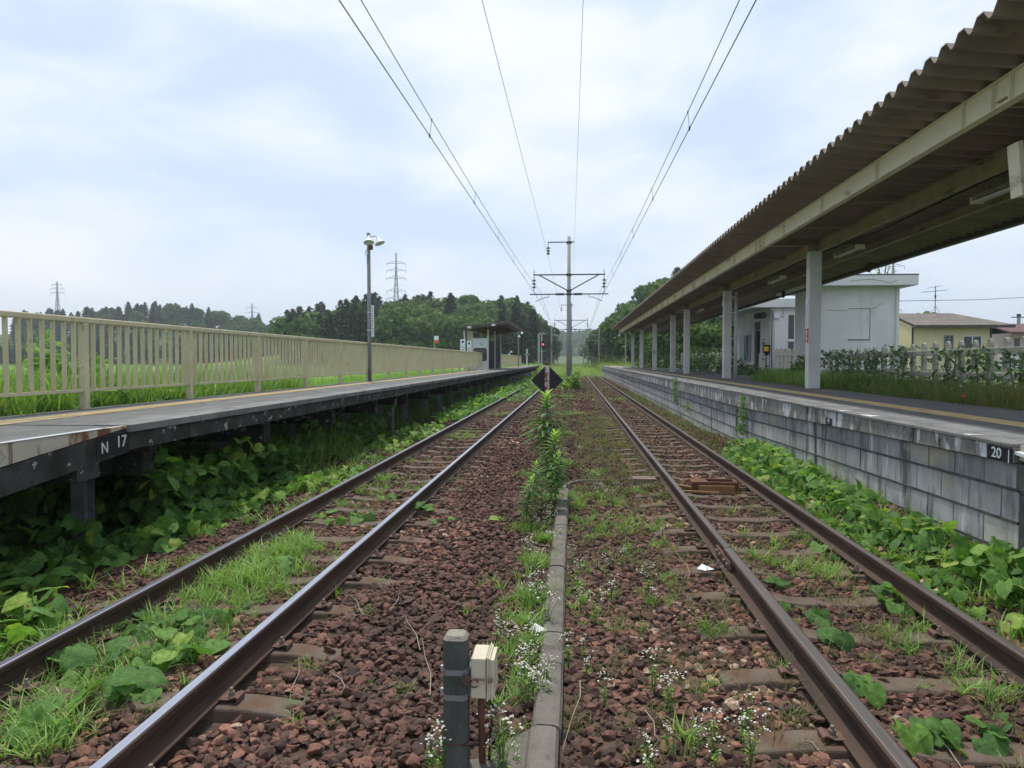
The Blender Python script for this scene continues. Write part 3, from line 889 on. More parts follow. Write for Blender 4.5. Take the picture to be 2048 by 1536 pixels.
# tall white advertising boards by the shelter
def kanban(px0, px1, y0_, y1_, D, label, seed):
    random.seed(seed)
    a = gd(px0, y0_, D); b = gd(px1, y1_, D)
    x0, x1, z1, z0, y = a.x, b.x, a.z, b.z, a.y
    t = thing('board_sign', label, 'sign', ((x0 + x1) / 2, y, HL))
    g = G(); g.box(x0, x1, y - .03, y + .03, z0, z1); p_ = obj('board', g, 'signwhite', t, 0.02); WL[p_] = WL[t]
    g = G()
    for s in (x0 + .02, x1 - .02):
        g.tube([(s, y, HL - .05), (s, y, z0)], .018, 6)
    obj('stand', g, 'whitesheet', t)
    g = G(); xc = (x0 + x1) / 2; w = x1 - x0
    g.box(xc - w * .22, xc + w * .22, y - .034, y - .031, z1 - .2, z1 - .08); z = z1 - .42
    for h, s in ((.08, .2), (.24, .24), (.1, .13), (.1, .13), (.1, .15), (.12, .2)):
        for q in range(3):
            g.box(xc - w * s * random.uniform(.7, 1.1), xc + w * s * random.uniform(.7, 1.1), y - .034, y - .031, z - h * (q + .55) / 3, z - h * q / 3)
        z -= h + .085
    obj('board_lettering', g, 'ink', p_)
kanban(920.5, 930.5, 679, 721, 41.5, 'white upright advertising board with dark lettering, the nearer of two before the shelter', 3)
kanban(934, 942.5, 682, 721, 43.0, 'white upright advertising board with dark lettering, the one beside the shelter wall', 5)

# ================================================================ WAITING SHELTER
t = thing('waiting_shelter', 'small platform waiting shelter with white panel walls and a dark sloping roof', 'shelter', (-5.9, 48, HL))
SY0, SY1, SX0, SX1 = 44.3, 52.0, -6.40, -5.45
def wallpanel(name, y, ztop, wm, am, x0, x1):
    g = G(); g.box(x0, x1, y - .03, y + .03, HL, ztop); w = obj(name, g, wm, t); WL[w] = WL[t]
    # rounded window
    xc, zc, hw, hh, rr = (x0 + x1) / 2 + .0, 1.98, (x1 - x0) / 2 - .05, .42, .15
    def rrect(hw, hh, rr):
        pts = []
        for cx_, cz_, a0 in ((hw - rr, hh - rr, 0), (-hw + rr, hh - rr, 90), (-hw + rr, -hh + rr, 180), (hw - rr, -hh + rr, 270)):
            for k in range(6):
                a = R(a0 + k * 18); pts.append((xc + cx_ + rr * math.cos(a), zc + cz_ + rr * math.sin(a)))
        return pts
    g = G(); g.prism(rrect(hw, hh, rr), y - .045, y - .031); f = obj('window', g, 'black', w); WL[f] = WL[t]
    g = G(); g.prism(rrect(hw - .04, hh - .04, rr - .02), y - .05, y - .0455); obj('pane', g, am, f)
wallpanel('near_wall', SY0, 3.02, 'whitesheet', 'acryl', SX0, SX1)
wallpanel('far_wall', SY1, 3.02, 'greyacryl', 'greyacryl', SX0 - .2, SX1)
mw = Matrix.Translation((-5.82, SY0 - .034, 2.62)) @ Matrix.Rotation(math.pi / 2, 4, 'X')
text_obj('letter', 'H', .3, 'signgreen', t, mw)
g = G(); g.box(SX0 - .14, SX0 - .06, SY0, SY1, HL, 3.1); obj('back_wall', g, 'whitesheet', t)
for (x, y, h) in ((SX1 + .03, SY0, 3.75), (SX1 + .03, SY1, 3.75), (SX0 - .05, SY0, 3.6), (SX0 - .05, SY1, 3.6), (SX1 + .03, 48.2, 3.75)):
    g = G(); g.box(x - .04, x + .04, y - .04, y + .04, HL - .05, h); obj('column', g, 'whitepost', t)
g = G(); g.box(SX0 - .35, SX0 - .06, SY0 - .03, SY0 + .06, HL, 3.5); obj('end_board', g, 'creampaint', t)
g = G(); ax0, ax1 = -6.95, -3.95
g.prism([(ax0, 3.56), (ax1, 3.84), (ax1, 4.04), (ax0, 3.76)], 43.2, 53.4); obj('roof', g, 'darkroof', t, 0.02)
for y in (44.3, 46.9, 49.5, 52):
    g = G(); g.prism([(SX0 - .1, 3.45), (-4.3, 3.72), (-4.3, 3.80), (SX0 - .1, 3.56)], y - .05, y + .05); obj('roof_beam', g, 'rust', t)
g = G(); g.tube([(SX0 - .45, SY0 - .5, 3.6), (SX0 - .45, SY0 - .5, HL)], .05, 8); obj('drain_pipe', g, 'pipewhite', t, smooth=True)
for x in (-6.55, -5.05):
    g = G(); g.box(x, x + .1, 43.02, 43.15, 3.55 + (x + 7) * .09, 3.68 + (x + 7) * .09); g.box(x + .12, x + .22, 43.02, 43.15, 3.55 + (x + 7) * .09, 3.68 + (x + 7) * .09); obj('roof_lamp', g, 'lampwhite', t)
g = G(); g.box(SX0 + .02, SX1 - .15, 50.3, 51.6, 1.42, 1.47); g.box(SX0 + .1, SX0 + .2, 50.4, 50.5, HL, 1.42); g.box(SX0 + .1, SX0 + .2, 51.4, 51.5, HL, 1.42)
props(obj('bench', g, 'darkroof', None, origin=(-5.9, 51, HL)), 'dark low bench inside the platform waiting shelter', 'bench')

# small red and white notice beyond the fence, and the far lamp posts
a = gd(873, 700, 80)
t = thing('notice_sign', 'small white and red notice on a thin post beyond the cream fence', 'sign', (a.x, a.y, 0))
g = G(); g.tube([(a.x - .25, a.y, -.3), (a.x - .25, a.y, gd(873, 673, 80).z)], .03, 6); obj('post', g, 'whitepost', t)
g = G(); z0, z1, z2 = gd(873, 686, 80).z, gd(873, 680, 80).z, gd(873, 672, 80).z
g.box(a.x - .28, a.x + .25, a.y - .04, a.y - .02, z0, z1); obj('red_panel', g, 'signred', t)
g = G(); g.box(a.x - .28, a.x + .25, a.y - .04, a.y - .02, z1, z2); obj('white_panel', g, 'signwhite', t)
def lampfar(px, D, ytop, label, ybase=730):
    a = gd(px, ybase, D); tp = gd(px, ytop, D)
    t = thing('lamp_post', label, 'lamp post', (a.x, a.y, 0))
    g = G(); g.tube([(a.x, a.y, min(a.z, HL) - .4), (a.x, a.y, tp.z)], .06, 8); obj('pole', g, 'greysteel', t)
    g = G(); g.tube([(a.x, a.y, tp.z - .05), (a.x + .2, a.y, tp.z + .05), (a.x + .3, a.y, tp.z)], .02, 6); obj('lamp_arm', g, 'greysteel', t)
    shade((a.x + .33, a.y - .05, tp.z - .25), (-.4, 0, 1), t)
    shade((a.x + .05, a.y - .15, tp.z - .55), (.1, .3, 1), t)
lampfar(1037, 62, 662, 'thin far lamp post standing just past the shelter roof')
lampfar(1018, 90, 701, 'low far post with a pale head above the second cream fence')
a = gd(1054, 735, 84)
t = thing('signal_post', 'short white-topped marker post at the end of the far cream fence', 'marker post', (a.x, a.y, 0))
g = G(); g.tube([(a.x, a.y, 0), (a.x, a.y, gd(1054, 698, 84).z)], .09, 8); obj('post', g, 'whitepost', t)
g = G(); z = gd(1054, 709, 84).z; g.box(a.x - .32, a.x + .32, a.y - .1, a.y + .1, z - .12, z + .12); obj('crosspiece', g, 'greysteel', t)
# red signal
a = gd(1083.5, 722, 110)
t = thing('signal', 'tall black railway signal showing a red light at the far platform end', 'railway signal', (a.x, a.y, -.3))
zt = gd(1083, 670, 110).z; zl = gd(1083, 689, 110).z
g = G(); g.tube([(a.x, a.y, -.3), (a.x, a.y, zt)], .11, 8); obj('pole', g, 'galv', t)
g = G(); g.box(a.x - .02, a.x + .5, a.y - .35, a.y - .12, zl - .7, zl + .6); hd = obj('signal_head', g, 'black', t, 0.05); WL[hd] = WL[t]
g = G(); g.lathe([(.12, 0), (.12, .06)], (a.x + .24, a.y - .36, zl), 14, axis=Vector((0, -1, 0))); obj('red_lamp', g, 'redlight', hd)
g = G(); g.tube([(a.x - .5, a.y, zt + .1), (a.x - .2, a.y, zt + .3), (a.x, a.y, zt), (a.x + .2, a.y, zt + .3), (a.x + .5, a.y, zt + .1)], .06, 6); obj('horn', g, 'whitepost', t)
g = G(); g.bar((a.x - .45, a.y - .1, zl - 1.1), (a.x + .4, a.y - .1, zl - 1.1), .06); g.bar((a.x - .4, a.y, zl - 1.1), (a.x - .4, a.y, zl + .9), .05); obj('ladder_frame', g, 'galv', t)
# ================================================================ CATENARY MASTS AND WIRES
def insul(g, c, h, n=3, r=.13):
    x, y, z = c
    prof = [(.02, 0)]
    for k in range(n):
        zz = -h * (k + .5) / n
        prof += [(.03, zz + .07), (r, zz - .01), (r * .9, zz - .04), (.03, zz - .02)]
    prof += [(.02, -h)]
    prof = prof[::-1]
    g.lathe([(a, b) for a, b in prof], (x, y, z), 10)
def catmast(x, y, label, H=9.6, detail=True, group=None):
    t = thing('catenary_mast', label, 'catenary mast', (x, y, -.25), group)
    g = G(); g.tube([(x, y, -.4), (x, y, H)], [.165, .105], 14); obj('pole', g, 'mastconc', t, smooth=True)
    z = 7.13
    g = G(); g.bar((x - 2.30, y - .14, z), (x + 2.32, y - .14, z), .075, .075); obj('cross_arm', g, 'darksteel', t)
    for s in (-1, 1):
        g = G(); g.bar((x + s * 1.9, y - .14, z - .03), (x + s * .1, y - .14, 6.12), .065); obj('brace', g, 'darksteel', t)
        g = G(); g.tube([(x + s * .12, y - .12, 5.88), (x + s * 2.52, y - .12, 5.88)], .038, 8); g.tube([(x + s * .30, y - .12, 5.88), (x + s * .85, y - .12, 5.88)], .075, 8)
        obj('cantilever', g, 'darksteel', t)
        xi = x + s * 2.25
        g = G(); g.tube([(xi, y - .14, z + .32), (xi, y - .14, z - .25)], .022, 6); insul(g, (xi, y - .14, z - .25), .65)
        g.tube([(xi, y - .14, z - .88), (xi - s * -.04, y - .13, 6.1), (xi - s * .1, y - .12, 5.88)], .025, 6); obj('insulator', g, 'darksteel', t)
        g = G(); xr = x + s * 1.30; g.tube([(xr, y - .12, 5.88), (xr, y - .12, 5.68), (xr + s * .25, y - .12, 5.68), (xr + s * .85, y - .12, 5.42)], .022, 6); obj('steady_arm', g, 'darksteel', t)
    g = G(); g.bar((x - 1.36, y - .12, 9.22), (x + .33, y - .12, 9.22), .06); g.tube([(x - 1.34, y - .12, 9.22), (x - 1.34, y - .12, 8.95)], .02, 6); insul(g, (x - 1.34, y - .12, 8.95), .55); obj('top_arm', g, 'darksteel', t)
    g = G()
    for zz in (9.2, 7.13, 6.1, 5.88):
        g.box(x - .17, x + .17, y - .17, y + .13, zz - .07, zz + .07)
    obj('clamps', g, 'darksteel', t, 0.01)
    return t
m1 = catmast(-.31, 45.6, 'tall round concrete mast with double cross arms between the tracks, the nearest one')
m2 = catmast(-.35, 97, 'second catenary mast, half hidden behind the nearest one')
def portal(D, pxl, pxr, label):
    a, b = gd(pxl, 730, D), gd(pxr, 730, D)
    t = thing('catenary_portal', label, 'catenary portal', ((a.x + b.x) / 2, a.y, -.3))
    for p in (a, b):
        g = G(); g.tube([(p.x, p.y, -.5), (p.x, p.y, 9)], [.22, .16], 10); obj('pole', g, 'mastconc', t)
    g = G(); g.bar((a.x, a.y, 7.0), (b.x, b.y, 7.0), .18, .2); g.bar((a.x, a.y, 5.85), (b.x, b.y, 5.85), .09); obj('beam', g, 'mastconc', t)
    for x in (-2.4, 1.88):
        g = G(); insul(g, (x, a.y - .15, 6.9), .7); g.tube([(x, a.y - .15, 6.2), (x, a.y - .15, 5.8)], .04, 6)
        obj('insulator', g, 'darksteel', t)
portal(148, 1103, 1198, 'far pair of catenary poles joined by pale crossbeams at the wood edge')
portal(205, 1108, 1186, 'more distant pair of catenary poles where the tracks enter the cutting')
portal(275, 1115, 1176, 'most distant pair of catenary poles in the hazy cutting')
def polefar(px, D, ytop, label, r=.14, ybase=731):
    a = gd(px, ybase, D)
    g = G(); g.tube([(a.x, a.y, -.5), (a.x, a.y, gd(px, ytop, D).z)], [r, r * .8], 8)
    props(obj('utility_pole', g, 'mastconc', None, origin=(a.x, a.y, -.3)), label, 'pole')
polefar(1077.5, 120, 668, 'grey pole standing just left of the red signal', .2)
polefar(1167, 140, 706, 'short pale pole with a white tip at the right of the far tracks', .15)
polefar(1251, 90, 668, 'thin grey pole beyond the far end of the long canopy', .09, 735)
a = gd(1226, 668, 69)
# wires
def wire(name, pts, r, label, sag=0.0, n=1):
    g = G()
    P = []
    for a, b in zip(pts[:-1], pts[1:]):
        a, b = Vector(a), Vector(b)
        k = 16 if sag else 2
        for i in range(k):
            t_ = i / k
            p = a.lerp(b, t_); p.z -= 4 * sag * t_ * (1 - t_); P.append(p)
    P.append(Vector(pts[-1]))
    g.tube(P, r, 6)
    return g
def catenary(xs_, label_c, side):
    ysup = [-6, 45.5, 96.9, 148, 205, 275]
    cont = [(x, y, z) for x, y, z in zip(xs_, ysup, (5.45, 5.5, 5.5, 5.5, 5.5, 5.5))]
    mess = [(x * .985, y, 6.12) for x, y in zip(xs_, ysup)]
    t = thing('overhead_line', label_c, 'overhead wire', (xs_[0], -6, 5.5))
    g = wire('c', cont, .0075, '')
    obj('contact_wire', g, 'black', t)
    g = wire('m', mess, .0065, '', sag=.42)
    obj('messenger_wire', g, 'black', t)
    for k in range(5):
        (x0, y0, z0), (x1, y1, z1) = cont[k], cont[k + 1]
        (u0, v0, w0), (u1, v1, w1) = mess[k], mess[k + 1]
        nd = int((y1 - y0) / 5)
        if y1 < 150:
            for i in range(nd):
                f = (i + .5) / nd
                zc = z0 + (z1 - z0) * f; zm = w0 - 4 * .42 * f * (1 - f)
                xc = x0 + (x1 - x0) * f; xm = u0 + (u1 - u0) * f; yy = y0 + (y1 - y0) * f
                if yy > 4:
                    q = G(); q.tube([(xc, yy, zc), (xm, yy, zm)], .004, 5); q.lathe([(.014, -.03), (.014, .03)], (xc, yy, zc), 6); q.lathe([(.012, -.02), (.012, .02)], (xm, yy, zm), 6)
                    obj('dropper', q, 'black', t)
catenary([-2.62, -2.22, -2.55, -2.3, -2.5, -2.4], 'contact and messenger wire pair hung over the silver-topped track', -1)
catenary([2.02, 1.72, 2.0, 1.8, 1.95, 1.85], 'contact and messenger wire pair hung over the rusty track', 1)
g = wire('f', [(-1.72, -6, 8.35), (-1.65, 45.5, 8.38), (-1.69, 96.9, 8.38), (-1.7, 148, 8.4)], .006, '', sag=.15)
props(obj('feeder_wire', g, 'black', None, origin=(-1.7, -6, 8.4)), 'single wire running to the insulator on the top arm of the nearest mast', 'wire')
g = wire('f', [(.28, -6, 9.15), (.02, 45.5, 9.15), (0.0, 96.9, 9.15), (6.5, 180, 7.5)], .005, '', sag=.15)
props(obj('earth_wire', g, 'black', None, origin=(.1, -6, 9.1)), 'thin nearly vertical wire clipped beside the top of the nearest mast', 'wire')

# ================================================================ TRANSMISSION TOWERS
def pylon(px, ytop, D, H, arms, label, cat='transmission tower', w=7.0, rr=.14):
    tp = gd(px, ytop, D)
    base = float(tp.z - H)
    t = thing('transmission_tower', label, cat, (tp.x, tp.y, base))
    x, y = tp.x, tp.y
    def hw(z):
        f = (z - base) / H
        return w / 2 * max(.06, (1 - f) ** 1.25 * .9 + .09 * (1 - f))
    g = G()
    lv = [base + H * f for f in (0, .18, .33, .45, .55, .63, .70, .76, .82, .88, .94, 1.0)]
    for a, b in zip(lv[:-1], lv[1:]):
        ha, hb = hw(a), hw(b)
        c0 = [(x + sx * ha, y + sy * ha, a) for sx, sy in ((-1, -1), (1, -1), (1, 1), (-1, 1))]
        c1 = [(x + sx * hb, y + sy * hb, b) for sx, sy in ((-1, -1), (1, -1), (1, 1), (-1, 1))]
        for k in range(4):
            g.bar(c0[k], c1[k], rr * 1.3)
            g.bar(c0[k], c1[(k + 1) % 4], rr * .75); g.bar(c0[(k + 1) % 4], c1[k], rr * .75)
            g.bar(c1[k], c1[(k + 1) % 4], rr * .75)
    obj('lattice_body', g, 'towersteel', t)
    for f, L in arms:
        z = base + H * f
        g = G()
        for s in (-1, 1):
            for yy in (-.5, .5):
                g.bar((x + s * hw(z), y + yy, z), (x + s * L, y, z + .2), rr * .8)
                g.bar((x + s * hw(z), y + yy, z + H * .025), (x + s * L, y, z + .2), rr * .8)
            g.bar((x + s * L * .5, y, z + .05), (x + s * L * .5, y, z + H * .02), rr * .6)
            g.tube([(x + s * L, y, z + .2), (x + s * L, y, z - H * .025)], rr * .8, 5)
        obj('cross_arm', g, 'towersteel', t)
pylon(792, 505, 480, 66, [(.52, 7), (.60, 6.4), (.73, 6.8), (.81, 6.9), (.885, 6.6)], 'largest steel transmission tower, rising behind the wooded hill', rr=.19)
pylon(114, 563, 620, 52, [(.80, 6.5), (.87, 6.8), (.94, 4.5)], 'pale transmission tower above the distant conifer ridge, farthest along the fence', rr=.2)
pylon(504, 607, 620, 46, [(.72, 6), (.82, 6.8), (.91, 5.5)], 'pale transmission tower standing in the dip between the two woods', rr=.19)
pylon(452, 634, 900, 40, [(.8, 7), (.9, 6)], 'faintest transmission tower, tiny in the haze beside the dip', rr=.22)
pylon(1787, 500, 420, 70, [(.48, 5.5), (.7, 6.5), (.86, 6.5)], 'transmission tower showing between the canopy edge and the white flat-roofed building', rr=.15, w=8)

# ================================================================ RIGHT PLATFORM
ER, HR = 3.40, .95
YR0, YR1 = 5.72, 86.0
pr = thing('platform', 'concrete block platform with asphalt top and yellow tactile strip under the long canopy', 'platform', (4.5, 40, -.3))
def zc(y):
    return float(np.interp(y, [5.6, 8.6, 15, 86], [0, -.05, -.17, -.19]))
g = G()
bounds = [.80, .593, .337, .09, -.17, -.43]
for c in range(5):
    y = YR0 - (.24 if c % 2 else 0)
    while y < YR1:
        a, b = max(y, YR0), min(y + .463, YR1)
        if b - a > .05:
            za0, za1 = bounds[c] + zc(a), bounds[c] + zc(b)
            zb0, zb1 = bounds[c + 1] + zc(a), bounds[c + 1] + zc(b)
            j = .006; xo = 3.445 + random.uniform(-.003, .003)
            v = [(xo, a + j, zb0 + j), (xo, b - j, zb1 + j), (xo, b - j, za1 - j), (xo, a + j, za0 - j)]
            v += [(3.60, q[1], q[2]) for q in v]
            g.add(v, [(0, 3, 2, 1), (0, 1, 5, 4), (1, 2, 6, 5), (2, 3, 7, 6), (3, 0, 4, 7)], min(1, max(0, (.12, .34, .66, .85, .85)[c] + random.gauss(0, .13))))  # course tone paints shade high on the wall, sun lower down
        y += .4645
obj('block_courses', g, 'block', pr, 0.004)
g = G(); g.box(3.458, 3.62, YR0 + .004, YR1, -.5, .82)
for c in range(1, 4):
    for yy in np.arange(YR0, YR1, 2.0):
        y2 = min(yy + 2.0, YR1)
        v = [(3.436, yy, bounds[c] + zc(yy) - .012), (3.436, y2, bounds[c] + zc(y2) - .012), (3.436, y2, bounds[c] + zc(y2) + .010), (3.436, yy, bounds[c] + zc(yy) + .010)]
        v += [(3.47, q[1], q[2]) for q in v]
        g.add(v, [(0, 3, 2, 1), (0, 1, 5, 4), (2, 3, 7, 6), (1, 2, 6, 5), (3, 0, 4, 7)])
obj('mortar_core', g, 'mortar', pr)
g = G()
ysn = [YR0] + list(np.arange(7.6, YR1, 2.0)) + [YR1]
for a, b in zip(ysn[:-1], ysn[1:]):
    za, zb = .80 + zc(a), .80 + zc(b)
    v = [(3.40, a + .003, za + .004), (3.40, b - .003, zb + .004), (3.40, b - .003, .925), (3.40, a + .003, .925)]
    v += [(3.66, q[1], q[2]) for q in v]
    g.add(v, [(0, 3, 2, 1), (0, 1, 5, 4), (1, 2, 6, 5), (2, 3, 7, 6), (3, 0, 4, 7), (4, 5, 6, 7)])
obj('coping', g, 'coping', pr, 0.006)
g = G()
for i in range(134):
    y0 = YR0 + i * .6
    g.box(3.385, 3.90, y0 + .003, y0 + .597, .9255, .952 + random.uniform(-.0015, .0015))
    for k in range(5):
        yy = y0 + .06 + k * .11
        if y0 < 20:
            pass
obj('edge_slabs', g, 'edgeslab', pr, 0.003)
g = G()
for i in range(430):
    yy = YR0 + .04 + i * .06
    if math.sin(yy * 1.3) + math.sin(yy * 3.1 + 1) > -1.1:
        g.box(3.58 + random.uniform(0, .03), 3.87 - random.uniform(0, .04), yy, yy + .022, .949, .9575)
obj('edge_ribs', g, 'slabrib', pr)
g = G(); g.box(3.902, 5.80, YR0, YR1, .80, .949); g.box(5.80, 13, 24.5, 60, .80, .945); obj('deck', g, 'asphalt', pr)
g = G()
for i in range(134):
    y0 = YR0 - .8 + i * .6
    g.box(4.37, 4.67, y0 + .003, y0 + .597, .94, .9555)
    if y0 < 24:
        for k in range(8):
            for q in range(4):
                xx, yy = 4.39 + q * .068, y0 + .035 + k * .0745
                g.box(xx, xx + .035, yy, yy + .035, .955, .9605)
obj('tactile_strip', g, 'tactile', pr)
# end ramp
g = G(); g.prism([(1.6, .55), (YR0 - .003, .80), (YR0 - .003, .60), (1.6, .38)], 3.42, 3.7, axis='x'); g.box(3.45, 3.6, 1.6, YR0 - .004, -.5, .6); obj('ramp_wall', g, 'mortar', pr)
g = G(); g.prism([(1.6, .60), (YR0 - .004, .83), (YR0 - .004, .944), (1.6, .944)], 3.44, 3.5, axis='x'); obj('ramp_side_plate', g, 'rustyplate', pr)
g = G(); g.box(3.47, 5.8, 1.6, YR0 - .004, .86, .9445); obj('ramp_surface', g, 'asphalt', pr)
g = G(); g.prism([(4.2, .70), (YR0 - .01, .875), (YR0 - .01, .90), (4.2, .735)], 3.40, 3.438, axis='x'); obj('ramp_edge_angle', g, 'whitesheet', pr)
# painted number
g = G(); g.box(3.393, 3.3985, 5.735, 6.06, .80, .912); nb = obj('number_panel', g, 'black', pr); WL[nb] = WL[pr]
mw = Matrix.Translation((3.3905, 5.93, .856)) @ Matrix.Rotation(-math.pi / 2, 4, 'Z') @ Matrix.Rotation(math.pi / 2, 4, 'X') @ Matrix.Diagonal((1.15, 1.0, 1, 1))
text_obj('number', '20', .118, 'numwhite', nb, mw)
g = G(); g.box(3.390, 3.3925, 5.765, 5.775, .80, .905); obj('number_bar', g, 'numwhite', nb)
g = G(); g.box(3.394, 3.3985, 9.55, 9.75, .74, .83); mb = obj('mark_panel', g, 'black', pr); WL[mb] = WL[pr]
mw = Matrix.Translation((3.3915, 9.65, .785)) @ Matrix.Rotation(-math.pi / 2, 4, 'Z') @ Matrix.Rotation(math.pi / 2, 4, 'X')
text_obj('letter', 'M', .08, 'numwhite', mb, mw)
# crumbly white patches on the coping edge
g = G()
for y, l in ((6.35, .16), (8.3, .5), (9.2, .3)):
    g.add([(3.392, y, .925), (3.392, y + l, .925), (3.43, y + l * .8, .956), (3.43, y + l * .2, .956), (3.6, y + l * .5, .9535)], [(0, 3, 2), (0, 2, 1), (3, 4, 2)])
obj('lime_patch', g, 'numwhite', pr)

# ================================================================ CANOPY
can = thing('platform_canopy', 'long brown corrugated canopy on cream steel columns over the block platform', 'canopy', (5.43, 38, HR))
CY0, CY1 = 2.6, 66.5
def zroof(x):
    return 4.60 - (x - 3.5) * .1
# corrugated sheet: profile runs along y, sheet spans x
pit = .30
ny = int((CY1 - CY0) / pit)
prof = []
for i in range(ny):
    y = CY0 + i * pit
    prof += [(y, 0.0), (y + .05, 0.0), (y + .12, -.085), (y + .15, -.093), (y + .18, -.085), (y + .25, 0.0)]
prof = [(p[0], p[1]) for p in prof]
V = []
for (y, dz) in prof:
    for x in (3.5, 7.8):
        V += [(x, y, zroof(x) + dz), (x, y, zroof(x) + dz - .012)]
F = []
for i in range(len(prof) - 1):
    a = i * 4; b = a + 4
    F += [(a, a + 2, b + 2, b), (a + 1, b + 1, b + 3, a + 3), (a, b, b + 1, a + 1), (a + 2, a + 3, b + 3, b + 2)]
g = G(); g.add(V, F); rf = obj('roof_sheet', g, 'roofsheet', can); WL[rf] = WL[can]
for i in range(len(prof)):
    pass
COLY = [7.5, 16.5, 25.5, 34.4, 39.0, 47.8, 56.9, 65.2]
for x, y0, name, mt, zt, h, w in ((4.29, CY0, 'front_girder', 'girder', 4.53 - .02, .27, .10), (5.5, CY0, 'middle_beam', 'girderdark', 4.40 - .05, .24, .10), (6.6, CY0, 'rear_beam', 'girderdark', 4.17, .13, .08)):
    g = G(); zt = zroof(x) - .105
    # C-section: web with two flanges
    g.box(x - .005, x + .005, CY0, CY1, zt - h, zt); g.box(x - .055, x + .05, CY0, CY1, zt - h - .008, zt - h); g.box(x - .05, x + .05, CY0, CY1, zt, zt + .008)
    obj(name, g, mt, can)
x = 4.29; zt = zroof(x) - .105
for y in list(np.arange(CY0 + 1.2, CY1, 2.2)) + [q - .16 for q in COLY] + [q + .14 for q in COLY]:
    g = G(); g.box(x - .05, x - .005, y, y + .015, zt - .27, zt); obj('girder_stiffener', g, 'girder', can)
for i, y in enumerate(COLY):
    g = G(); g.box(5.30, 5.56, y - .125, y + .125, HR - .02, 4.06); c = obj('column', g, 'whitepost', can, 0.008); WL[c] = WL[can]
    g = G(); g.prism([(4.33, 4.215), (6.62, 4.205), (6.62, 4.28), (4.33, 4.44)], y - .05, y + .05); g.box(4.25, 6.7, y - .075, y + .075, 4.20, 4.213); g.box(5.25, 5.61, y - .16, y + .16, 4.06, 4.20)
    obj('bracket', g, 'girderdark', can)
# purlin ties
for y in np.arange(CY0 + .7, CY1, 2.25):
    g = G(); g.box(4.3, 6.6, y, y + .05, 4.24, 4.27)
    obj('cross_tie', g, 'girderdark', can)
g = G(); g.box(7.74, 7.90, CY0, CY1, 4.0, 4.12); g.box(7.90, 7.93, CY0, CY1, 4.03, 4.19); obj('rear_gutter', g, 'darkroof', can, 0.01)
for y in (18.9, 26.2):
    g = G(); g.tube([(7.7, y, 4.14), (7.5, y - .2, 4.02), (7.45, y - .35, 3.88)], .06, 8)
    obj('gutter_spout', g, 'rust', can)
dpx = 5.62
g = G(); g.tube([(dpx + .1, 25.42, 4.02), (dpx + .1, 25.42, HR)], .065, 10); dp = obj('drain_pipe', g, 'pipewhite', can, smooth=True)
# small fittings: a slack cable, boxes, bolts at the bearings, pipe clamps, base plates
g = G()
P = []
for k in range(9):
    y0 = CY0 + k * 7.5; P += [(5.68, y0, 4.10), (5.68, y0 + 3.7, 4.02)]
g.tube([p for p in P if p[1] < CY1], .014, 5); obj('slack_cable', g, 'black', can)
for i, y in enumerate(COLY):
    g = G(); g.box(5.26, 5.60, y - .165, y + .165, HR - .02, HR + .015); obj('base_plate', g, 'rust', can)
    if i % 2 == 0:
        g = G(); g.box(5.27, 5.30, y - .06, y + .06, 3.55, 3.72); obj('cable_box', g, 'whitesheet', can, 0.004)
for zz in (1.4, 2.4, 3.4):
    g = G(); g.lathe([(.075, -.02), (.075, .02)], (dpx + .1, 25.42, zz), 10); g.box(5.56, dpx + .1, 25.40, 25.44, zz - .015, zz + .015); obj('pipe_clamp', g, 'galv', can)
# hanging strip lamps
def striplamp(y, n):
    t = thing('strip_lamp', ['fluorescent strip lamp hung under the canopy, the nearest one', 'fluorescent strip lamp under the canopy, second nearest', 'fluorescent strip lamp under the canopy, third nearest',
              'fluorescent strip lamp under the canopy, fourth nearest', 'fluorescent strip lamp under the canopy, fifth nearest', 'fluorescent strip lamp under the canopy, farthest'][n], 'strip lamp', (5.95, y, 4.1), 'strip lamps under the canopy')
    g = G(); g.prism([(5.86, 3.97), (6.04, 3.97), (6.0, 4.04), (5.90, 4.04)], y - .62, y + .62); obj('lamp_housing', g, 'girderdark', t)
    for xx in (5.91, 5.99):
        g = G(); g.tube([(xx, y - .6, 3.945), (xx, y + .6, 3.945)], .018, 8); obj('tube', g, 'whitesheet', t)
    for s in (-1, 1):
        g = G(); g.box(5.86, 6.04, y + s * .625 - .015, y + s * .625 + .015, 3.92, 4.02); obj('end_holder', g, 'girder', t)
        g = G(); g.tube([(5.95, y + s * .4, 4.04), (5.95, y + s * .4, 4.24)], .01, 5); obj('hanger', g, 'girderdark', t)
for n, y in enumerate((10.4, 15.9, 21.3, 27.6, 34.0, 43.0)):
    striplamp(y, n)
g = G(); g.tube([(5.75, CY0, 4.17), (5.75, CY1, 4.17)], .02, 6); obj('conduit', g, 'girderdark', can)
# hanging sign near the camera
t = thing('hanging_sign', 'dark wooden sign board edged in cream, hung on a pipe from the near canopy', 'sign', (5.5, 8.2, 3.4))
g = G(); g.box(4.85, 7.1, 8.16, 8.24, 3.43, 3.96); obj('board', g, 'wood', t)
g = G(); g.prism([(4.835, 3.39), (4.885, 3.40), (4.835, 3.98), (4.78, 3.97)], 8.10, 8.30); g.box(4.84, 7.1, 8.14, 8.26, 3.395, 3.428); obj('edge_frame', g, 'girder', t, 0.004)
g = G(); g.tube([(5.02, 8.2, 3.96), (5.02, 8.2, 4.46)], .06, 10); g.tube([(6.8, 8.2, 3.96), (6.8, 8.2, 4.28)], .055, 10); obj('hanger', g, 'greysteel', t, smooth=True)
